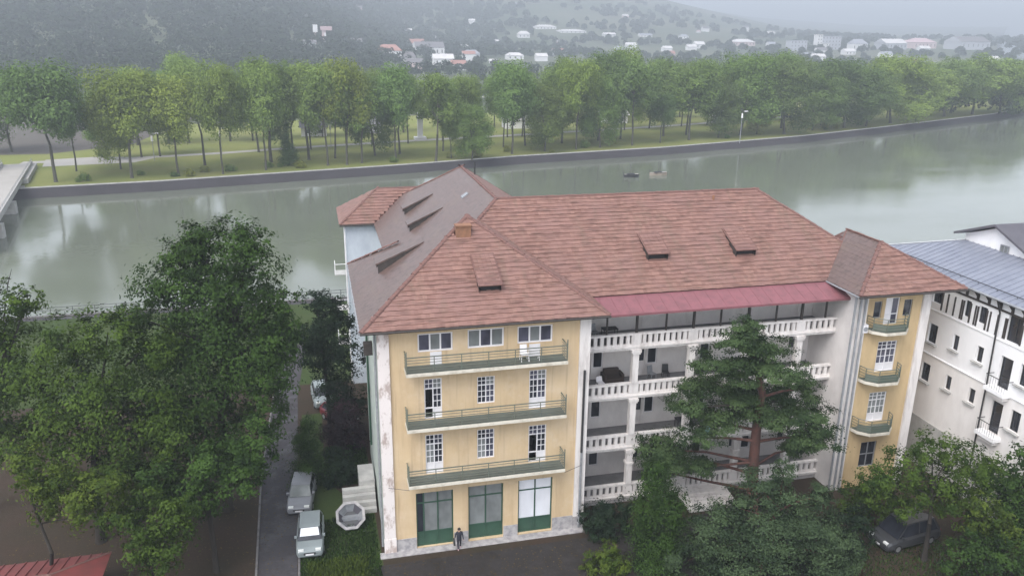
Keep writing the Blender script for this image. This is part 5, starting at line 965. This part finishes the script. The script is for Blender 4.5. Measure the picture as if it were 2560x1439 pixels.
# ------------------------------------------------------------------ boats
def boat(x,y,L,label,hull,canopy):
    r=root('boat',(x,y,-1.6),label,'boat'); mb=MB(); n=9; S=[]
    for k in range(n):
        t=k/(n-1); hw=.75*math.sin(math.pi*min(1,.12+.88*t)*.5) if t<.55 else .75*math.cos((t-.55)/.45*1.35); X=x-L/2+L*t; zt=-.95+.25*(t-.4)**2
        S.append([(X,y-hw,zt),(X,y-hw*.75,-1.75),(X,y+hw*.75,-1.75),(X,y+hw,zt)])
    for a,b in zip(S,S[1:]):
        for q in range(3): mb.face([a[q],b[q],b[q+1],a[q+1]],hull)
        ins=lambda p:(p[0],y+(p[1]-y)*.82,p[2]-.05)
        mb.face([a[0],ins(a[0]),ins(b[0]),b[0]],whitep); mb.face([a[3],b[3],ins(b[3]),ins(a[3])],whitep); fl=lambda p:(p[0],y+(p[1]-y)*.8,-1.35); mb.face([fl(a[0]),fl(a[3]),fl(b[3]),fl(b[0])],timber)
        mb.face([ins(a[0]),fl(a[0]),fl(b[0]),ins(b[0])],timber); mb.face([ins(a[3]),ins(b[3]),fl(b[3]),fl(a[3])],timber)
    mb.face(S[0],hull); mb.build('hull',r)
    for k in(-.6,.5): mb=MB(); mb.box(x+k-.15,x+k+.15,y-.55,y+.55,-1.2,-1.14,timber); mb.build('seat',r)
    if canopy:
        mb=MB(); mb.box(x-1.5,x+1.6,y-.7,y+.7,.25,.32,whitef); mb.build('canopy',r); mb=MB()
        for a in(-1.3,1.4):
            for b in(-.6,.6): mb.tube([(x+a,y+b,-1.1),(x+a,y+b,.25)],.03,greym,4)
        mb.build('canopy_post',r)
    else:
        mb=MB(); mb.tube([(x-L/2+.1,y,-1),(x-L/2-.1,y,-.2)],.07,blackm,6); mb.box(x-.9,x+.7,y-.5,y+.5,-1.0,-.75,blackm); mb.build('covered_cargo',r)
boatw=mat('boat_wood',(.30,.25,.20),(.2,.165,.13),.7,3)
boat(66.5,128.2,3.6,'dark low boat on the river above the roof ridge',blackm,False); boat(73.6,129.5,4.2,'pale low boat on the river, right of the dark boat',boatw,False)
# ------------------------------------------------------------------ cars
tyre=mat('tyre_rubber',(.02,.02,.021),None,.9,bmp=.1); rimm=mat('wheel_rim',(.45,.45,.47),None,.35,metal=.7,bmp=0); lampm=mat('headlight_glass',(.75,.76,.74),None,.15,bmp=0); tail=mat('tail_light',(.35,.02,.02),None,.25,bmp=0)
def paint(name,c): return mat(name,c,tuple(v*.9 for v in c),.3,1.5,bmp=0,spec=.6)
def car(name,label,loc,rz,pm,glm,L=3.7,Wd=1.62,Ht=1.48,shade=None,hood=.24,cat='car'):
    r=bpy.data.objects.new(name,None); COL.objects.link(r); setp(r,label,cat); a=Wd/2
    # profile along x (front at -L/2): lower body sections (x, half width, sill z, shoulder z)
    sec=[(-.5,.78,.34,.60),(-.485,.90,.24,.70),(-.43,.97,.2,.80),(-.5+hood,1,.19,.90),(-.02,1.0,.19,.93),(.25,1,.19,.94),(.44,.98,.2,.93),(.49,.92,.25,.85),(.5,.85,.35,.70)]
    mb=MB(); S=[]
    for fx,hw,z0,z1 in sec:
        x=fx*L;w_=a*hw; S.append([(x,-w_*.92,z0),(x,-w_,z0+.14),(x,-w_,z1-.14),(x,-w_*.90,z1),(x,w_*.90,z1),(x,w_,z1-.14),(x,w_,z0+.14),(x,w_*.92,z0)])
    for p,q in zip(S,S[1:]):
        for k in range(8): k2=(k+1)%8; mb.face([p[k],p[k2],q[k2],q[k]][::-1],pm)
    mb.face(S[0][::-1],pm); mb.face(S[-1],pm); o=mb.build('body',r,True)
    x0,x1,x2,x3=(-.5+hood)*L,(-.5+hood+.17)*L,.36*L,.47*L; zb,zt=.92,Ht; wb,wt=a*.90,a*.74
    mb=MB(); R=[(x1,-wt,zt-.05),(x1+.25,-wt,zt),(x2-.15,-wt,zt),(x2,-wt,zt-.06)]
    for p,q in zip(R,R[1:]): mb.face([p,q,(q[0],-q[1],q[2]),(p[0],-p[1],p[2])],pm)
    for s in(-1,1):
        mb.face([(x0,s*wb,zb),(x0+.16,s*wb,zb),(x1+.12,s*wt,zt-.06),(x1,s*wt,zt-.05)],pm); mb.face([(x3,s*wb,zb),(x3-.2,s*wb,zb),(x2-.16,s*wt,zt-.06),(x2,s*wt,zt-.06)],pm)
        mb.face([(x1,s*wt,zt-.05),(x1+.25,s*wt,zt),(x1+.25,s*wt*1.04,zt-.08),(x1+.1,s*wt*1.04,zt-.1)],pm); mb.face([(x1+.25,s*wt,zt),(x2-.15,s*wt,zt),(x2-.15,s*wt*1.03,zt-.08),(x1+.25,s*wt*1.03,zt-.08)],pm)
        xm=(x0+x3)/2; mb.face([(xm-.05,s*wb*1.003,zb),(xm+.05,s*wb*1.003,zb),(xm+.05,s*wt*1.02,zt-.05),(xm-.05,s*wt*1.02,zt-.05)],pm)
    mb.build('roof',r,False)
    mb=MB(); mb.face([(x0+.03,-wb*.96,zb+.01),(x1+.0,-wt*.97,zt-.06),(x1+.0,wt*.97,zt-.06),(x0+.03,wb*.96,zb+.01)],glm); mb.build('windscreen',r)
    mb=MB(); mb.face([(x3-.02,wb*.95,zb+.01),(x2+.0,wt*.95,zt-.07),(x2+.0,-wt*.95,zt-.07),(x3-.02,-wb*.95,zb+.01)],g_dark); mb.build('rear_window',r)
    for s in(-1,1):
        mb=MB(); mb.face([(x0+.15,s*wb*.99,zb),(x3-.2,s*wb*.99,zb),(x2-.14,s*wt*.99,zt-.07),(x1+.12,s*wt*.99,zt-.07)],g_dark); mb.build('side_window',r)
        mb=MB(); mb.box(-.492*L,-.455*L,s*a*.62-.16,s*a*.62+.16,.60,.76,lampm); mb.build('headlight',r)
        mb=MB(); mb.box(.47*L,.503*L,s*a*.72-.12,s*a*.72+.12,.62,.82,tail); mb.build('tail_light',r)
        mb=MB(); mb.box(x0+.28,x0+.42,s*(wb+.02),s*(wb+.02)+s*.16,.93,1.06,pm); mb.build('wing_mirror',r)
        for fx in(-.31,.30):
            mb=MB(); mb.tube([(fx*L,s*(a-.2),.29),(fx*L,s*(a+.012),.29)],.29,tyre,14); w_=mb.build('wheel',r); mb=MB(); mb.tube([(fx*L,s*(a-.02),.29),(fx*L,s*(a+.02),.29)],.18,rimm,10); mb.build('rim',w_)
    mb=MB(); mb.box(-.503*L,-.49*L,-.35,.35,.42,.56,blackm); mb.build('grille',r)
    for e_ in(-.506,.506): mb=MB(); mb.box(e_*L-.006,e_*L+.006,-.24,.24,.40 if e_<0 else .56,.50 if e_<0 else .66,whitef); mb.build('number_plate',r)
    if shade:
        mb=MB(); mb.face([(x0+.09,-wb*.82,zb+.055),(x1-.02,-wt*.85,zt-.065),(x1-.02,wt*.85,zt-.065),(x0+.09,wb*.82,zb+.055)],shade); mb.build('sun_shade',r)
    r.location=loc; r.rotation_euler=(0,0,rz); return r
silver=paint('silver_paint',(.23,.26,.265)); greyp=paint('grey_paint',(.27,.28,.31)); redp=paint('dark_red_paint',(.12,.012,.018)); darkp=paint('charcoal_paint',(.045,.046,.05)); palep=paint('pale_grey_paint',(.21,.215,.235))
shade=mat('white_sun_shade',(.78,.80,.84),None,.4,bmp=.1)
car('parked_car','small silver car on the grass with a white sun shade in its windscreen',(-4.40,2.05,.01),math.radians(88),silver,g_dark,shade=shade,hood=.2)
car('parked_car','dusty grey car parked right behind the silver car beside the lane',(-4.92,6.95,.01),math.radians(84),palep,g_mid,L=3.9)
car('parked_car','dark red car half hidden under the very dark tree by the hotel',(-2.0,18.2,.01),math.radians(120),redp,g_dark)
car('parked_van','charcoal van parked under the leafy tree before the white building',(31.8,-5.9,.01),math.radians(8),darkp,g_dark,L=4.4,Wd=1.8,Ht=1.75,hood=.17,cat='van')
car('parked_car','pale car glimpsed through leaves on the lane behind the pointed conifer',(-3.3,22.3,.01),math.radians(95),silver,g_dark)
# octagonal white-rimmed tub leaning on the grass
TB=root('tub',(-1.9,3.1,0),'white rimmed octagonal tub with dark inside, tilted on the grass beside the concrete steps','tub')
M_=Matrix.Translation((-1.9,3.3,.75))@Matrix.Rotation(math.radians(38),4,'X')
def tb(pts): return [tuple((M_@Vector(p))) for p in pts]
ro,ri=.98,.80; o8=[(math.cos(math.pi/8+k*math.pi/4),math.sin(math.pi/8+k*math.pi/4)) for k in range(8)]
mb=MB()
for k in range(8):
    a,b=o8[k],o8[(k+1)%8]
    mb.hexa(tb([(a[0]*ro,a[1]*ro,0),(b[0]*ro,b[1]*ro,0),(b[0]*ri,b[1]*ri,0),(a[0]*ri,a[1]*ri,0),(a[0]*ro,a[1]*ro,.1),(b[0]*ro,b[1]*ro,.1),(b[0]*ri,b[1]*ri,.1),(a[0]*ri,a[1]*ri,.1)]),stone)
mb.build('rim',TB); mb=MB()
for k in range(8):
    a,b=o8[k],o8[(k+1)%8]; mb.face(tb([(a[0]*ri,a[1]*ri,0),(b[0]*ri,b[1]*ri,0),(b[0]*.5,b[1]*.5,-.5),(a[0]*.5,a[1]*.5,-.5)]),greym if k%3 else darkroof)
mb.face(tb([(p[0]*.5,p[1]*.5,-.5) for p in o8]),darkp); mb.build('basin',TB)
mb=MB(); mb.box(-2.5,-1.3,3.5,3.9,0,.5,greym); mb.build('stand',TB)
# red roofed kiosk, bottom left
KS=root('kiosk',(-19.5,-.5,0),'low kiosk with red metal roof in the bottom left corner','kiosk')
mb=MB(); mb.box(-24.5,-15.9,-3.5,.3,0,1.96,timber); mb.build('wall',KS)
P=[(-25,-4.2,1.95),(-15.3,-4.2,1.95),(-15.3,.75,1.95),(-25,.75,1.95)]; q1,q2=(-25,-1.5,2.5),(-17.8,-1.5,2.5)
mb=MB(); mb.face([P[0],P[1],q2,q1],pinkr); mb.face([P[1],P[2],q2],redm); mb.face([P[2],P[3],q1,q2],redm); kr=mb.build('roof',KS)
for x in np.arange(-24.6,-15.3,.55):
    t=min(1,max(0,(-15.3-x)/2.5)); ye=-4.2+2.7*t; ze=1.95+.55*t
    mb=MB(); mb.hexa([(x-.02,-4.2,1.955),(x+.02,-4.2,1.955),(x+.02,ye,ze+.005),(x-.02,ye,ze+.005),(x-.02,-4.2,1.99),(x+.02,-4.2,1.99),(x+.02,ye,ze+.04),(x-.02,ye,ze+.04)],redm); mb.build('roof_seam',kr)
    yb=.75-2.25*t; mb=MB(); mb.hexa([(x-.03,yb,ze+.005),(x+.03,yb,ze+.005),(x+.03,.75,1.955),(x-.03,.75,1.955),(x-.03,yb,ze+.05),(x+.03,yb,ze+.05),(x+.03,.75,2.0),(x-.03,.75,2.0)],redm); mb.build('roof_seam',kr)
mb=MB(); mb.tube([q1,q2],.07,ridge_m,6); mb.tube([q2,P[2]],.06,ridge_m,6); mb.build('ridge_cap',kr)
# ------------------------------------------------------------------ person on the pavement
skin=mat('skin',(.45,.28,.21),None,.6,bmp=0); jacket=mat('dark_jacket',(.028,.03,.045),(.018,.02,.03),.85,6,bmp=.2,obj=True); hairm=mat('dark_hair',(.018,.013,.011),None,.7,bmp=0); trou=mat('navy_trousers',(.02,.02,.032),None,.85,bmp=.1); shoe=mat('pink_white_shoes',(.55,.35,.38),None,.6,bmp=0)
PR=root('person',(4.42,-.62,.05),'person in dark jacket and trousers with pale pink shoes walking past the shop windows','person')
PS=.88
def body():
    mb=MB(); z0=.05; X,Y=4.42,-.62
    V=[];E=[];R=[]
    def add(p,r,par=None):
        V.append((X+p[0]*PS,Y+p[1]*PS,z0+p[2]*PS));R.append(r*PS)
        if par is not None: E.append((par,len(V)-1))
        return len(V)-1
    pel=add((0,0,.86),.15); ch=add((0,-.01,1.10),.155,pel); sh=add((0,-.02,1.34),.15,ch); nk=add((0,-.03,1.44),.06,sh); hd=add((0,-.05,1.56),.095,nk); tp=add((0,-.05,1.64),.07,hd)
    for s,fy in((-1,-.18),(1,.14)):
        hip=add((s*.09,fy*.2,.80),.1,pel); kn=add((s*.1,fy*.55,.44),.07,hip); an=add((s*.1,fy,.08),.045,kn); add((s*.11,fy-.13,.04),.04,an)
        so_=add((s*.17,-.02,1.33),.075,sh); el=add((s*.24,fy*-.5,1.08),.055,so_); wr=add((s*.25,fy*-1.0-.06,.86),.042,el); add((s*.25,fy*-1.1-.08,.78),.04,wr)
    me=bpy.data.meshes.new('body'); me.from_pydata(V,E,[]); o=bpy.data.objects.new('body',me); COL.objects.link(o)
    sk=o.modifiers.new('skin','SKIN'); 
    if not me.skin_vertices:
        bm_=None
    import bmesh as _b
    bm_=_b.new(); bm_.from_mesh(me); lay=bm_.verts.layers.skin.verify()
    bm_.verts.ensure_lookup_table()
    for i,v in enumerate(bm_.verts): v[lay].radius=(R[i],R[i]); v[lay].use_root=(i==0)
    bm_.to_mesh(me); bm_.free()
    su=o.modifiers.new('sub','SUBSURF'); su.levels=1; su.render_levels=1
    dg=bpy.context.evaluated_depsgraph_get(); me2=bpy.data.meshes.new_from_object(o.evaluated_get(dg)); bpy.data.objects.remove(o)
    for m in(jacket,trou,skin,shoe): me2.materials.append(m)
    for p in me2.polygons:
        z=(p.center.z-z0)/PS; p.use_smooth=True; xo=abs(p.center.x-X)/PS
        p.material_index=3 if z<.11 else (2 if (z>1.43 or (z<.86 and xo>.2)) else (1 if z<.82 else 0))
    b=obj('body',me2,PR)
body()
mb=MB()
for k in range(5):
    t=k/4; 
mb.tube([(4.42,-.65,1.42),(4.42,-.645,1.49),(4.42,-.64,1.535)],[.10,.093,.045],hairm,10); mb.tube([(4.42,-.605,1.27),(4.42,-.595,1.42)],[.06,.09],hairm,8); mb.build('hair',PR,True)
BG=root('bag',(4.16,-.78,.5),'dark shoulder bag hanging beside the walking person','bag'); mb=MB(); mb.hexa([(4.04,-.86,.45),(4.16,-.86,.45),(4.16,-.5,.45),(4.04,-.5,.45),(4.06,-.84,.78),(4.14,-.84,.78),(4.14,-.52,.78),(4.06,-.52,.78)],darkp); mb.build('pouch',BG); mb=MB(); mb.tube([(4.1,-.82,.78),(4.14,-.7,.98),(4.1,-.54,.78)],.012,darkp,5); mb.build('strap',BG)
# ------------------------------------------------------------------ balcony furniture
def chair(x,y,z,m,label,rz=0,back=.45,name='chair'):
    r=bpy.data.objects.new(name,None); COL.objects.link(r); setp(r,label,'chair'); mb=MB(); mb.box(-.22,.22,-.22,.22,.40,.45,m); mb.build('seat',r); mb=MB(); mb.hexa([(-.22,.19,.452),(.22,.19,.452),(.22,.23,.452),(-.22,.23,.452),(-.2,.27,.45+back),(.2,.27,.45+back),(.2,.31,.45+back),(-.2,.31,.45+back)],m); mb.build('backrest',r)
    for a in(-.2,.2):
        for b in(-.2,.2): mb=MB(); mb.tube([(a,b,.4),(a*1.08,b*1.08,0)],.022,m,5); mb.build('leg',r)
    r.location=(x,y,z); r.rotation_euler=(0,0,rz); return r
chair(8.35,-.55,12.115,whitef,'white plastic chair on the top front balcony')
RK=root('drying_rack',(8.9,-.6,12.11),'small folding white drying rack beside the white chair on the top balcony','rack'); 
for a in(-.3,.3):
    mb=MB(); mb.tube([(8.9+a,-.85,12.12),(8.9+a,-.4,12.85)],.018,whitef,5); mb.tube([(8.9+a,-.4,12.12),(8.9+a,-.85,12.85)],.018,whitef,5); mb.build('leg',RK)
for k in range(4): mb=MB(); mb.tube([(8.6,-.85+.15*k,12.85),(9.2,-.85+.15*k,12.85)],.01,whitef,4); mb.build('rail',RK)
SF=root('sofa',(16.0,4.3,7.94),'dark brown sofa on the second gallery against the pale wall','sofa'); sofa=mat('brown_sofa_fabric',(.05,.035,.028),None,.9,4)
mb=MB(); mb.box(15.2,16.25,3.85,4.6,7.95,8.35,sofa); mb.build('seat',SF); mb=MB(); mb.box(15.2,16.25,4.45,4.7,8.352,8.8,sofa); mb.build('backrest',SF)
for a in(15.02,16.26): mb=MB(); mb.box(a,a+.17,3.85,4.65,7.95,8.6,sofa); mb.build('armrest',SF)
chair(18.5,4.1,7.945,greym,'grey chair left of two on the second gallery',.3); chair(19.5,4.1,7.945,blackm,'black chair on the second gallery near the second column',-.2)
chair(14.6,3.4,7.945,whitef,'white stool chair on the second gallery near the door',.1,.3)
chair(14.2,3.9,11.345,greym,'grey chair on the top gallery below the canopy',.2)
tbm=blackm
for (x,z,l) in((15.2,11.345,'low dark table on the top gallery'),(20.9,4.265,'low dark table on the first gallery')):
    T=root('table',(x,3.8,z),l,'table'); mb=MB(); mb.box(x-.5,x+.5,3.5,4.1,z+.6,z+.65,tbm); mb.build('tabletop',T)
    for a in(-.45,.45):
        for b in(3.55,4.05): mb=MB(); mb.tube([(x+a,b,z),(x+a,b,z+.6)],.025,tbm,5); mb.build('leg',T)
def cloth(x,z,w_,h_,m,label,seed):
    g=random.Random(seed); mb=MB(); n=8
    for k in range(n):
        a=x+w_*k/n;b=x+w_*(k+1)/n; ya=GY-.17-.03*math.sin(k*1.3);yb=GY-.17-.03*math.sin((k+1)*1.3); mb.face([(a,ya,z),(b,yb,z),(b,GY-.15,z+h_),(a,GY-.15,z+h_)],m); mb.face([(a,GY-.15,z+h_),(b,GY-.15,z+h_),(b,GY+.17,z+h_+.01),(a,GY+.17,z+h_+.01)],m); mb.face([(a,GY+.17,z+h_+.01),(b,GY+.17,z+h_+.01),(b,GY+.18,z+h_*.5),(a,GY+.18,z+h_*.5)],m)
    o=mb.build('hanging_cloth'); setp(o,label,'cloth')
cloth(26.1,4.85,.95,.27,mat('red_cloth',(.22,.03,.035),None,.9,5),'dark red cloth hung over the first gallery rail right of the pine trunk',1)
cloth(21.5,4.45,.6,.67,mat('light_blue_cloth',(.30,.50,.55),None,.9,5),'light blue cloth over the gallery rail left of the pine trunk',2)
AC=root('air_conditioner',(31.9,.2,11.9),'white air conditioner box on the tower wall left of the top balcony','air conditioner'); mb=MB(); mb.box(31.3,31.68,.08,.38,11.75,12.3,whitef); mb.build('case',AC); mb=MB(); mb.tube([(31.5,.079,12.02),(31.5,.05,12.02)],.16,greym,12); mb.build('fan_grille',AC)
for (x,y,l) in((-7.0,-2.2,'metal'),(-6.8,2.2,'x')): pass
BN=root('litter_bin',(17.9,-1.2,0),'dark bin with pale rim beside the column conifer','bin'); mb=MB(); mb.tube([(17.9,-1.2,0),(17.9,-1.2,.95)],[.33,.38],darkp,12); mb.build('drum',BN); mb=MB(); mb.tube([(17.9,-1.2,.95),(17.9,-1.2,1.0)],.41,whitep,12); mb.build('rim',BN)
# ------------------------------------------------------------------ haze
hm=bpy.data.materials.new('haze_air'); hm.use_nodes=True; t=hm.node_tree; t.nodes.clear(); v=t.nodes.new('ShaderNodeVolumePrincipled'); o_=t.nodes.new('ShaderNodeOutputMaterial'); t.links.new(v.outputs[0],o_.inputs['Volume'])
v.inputs['Color'].default_value=(.84,.91,1.0,1); v.inputs['Density'].default_value=.00078; v.inputs['Anisotropy'].default_value=.2
HZ=MB(); HZ.box(-6600,6600,-420,6200,-5.2,215,hm); ho=HZ.build('haze'); ho['kind']='stuff'
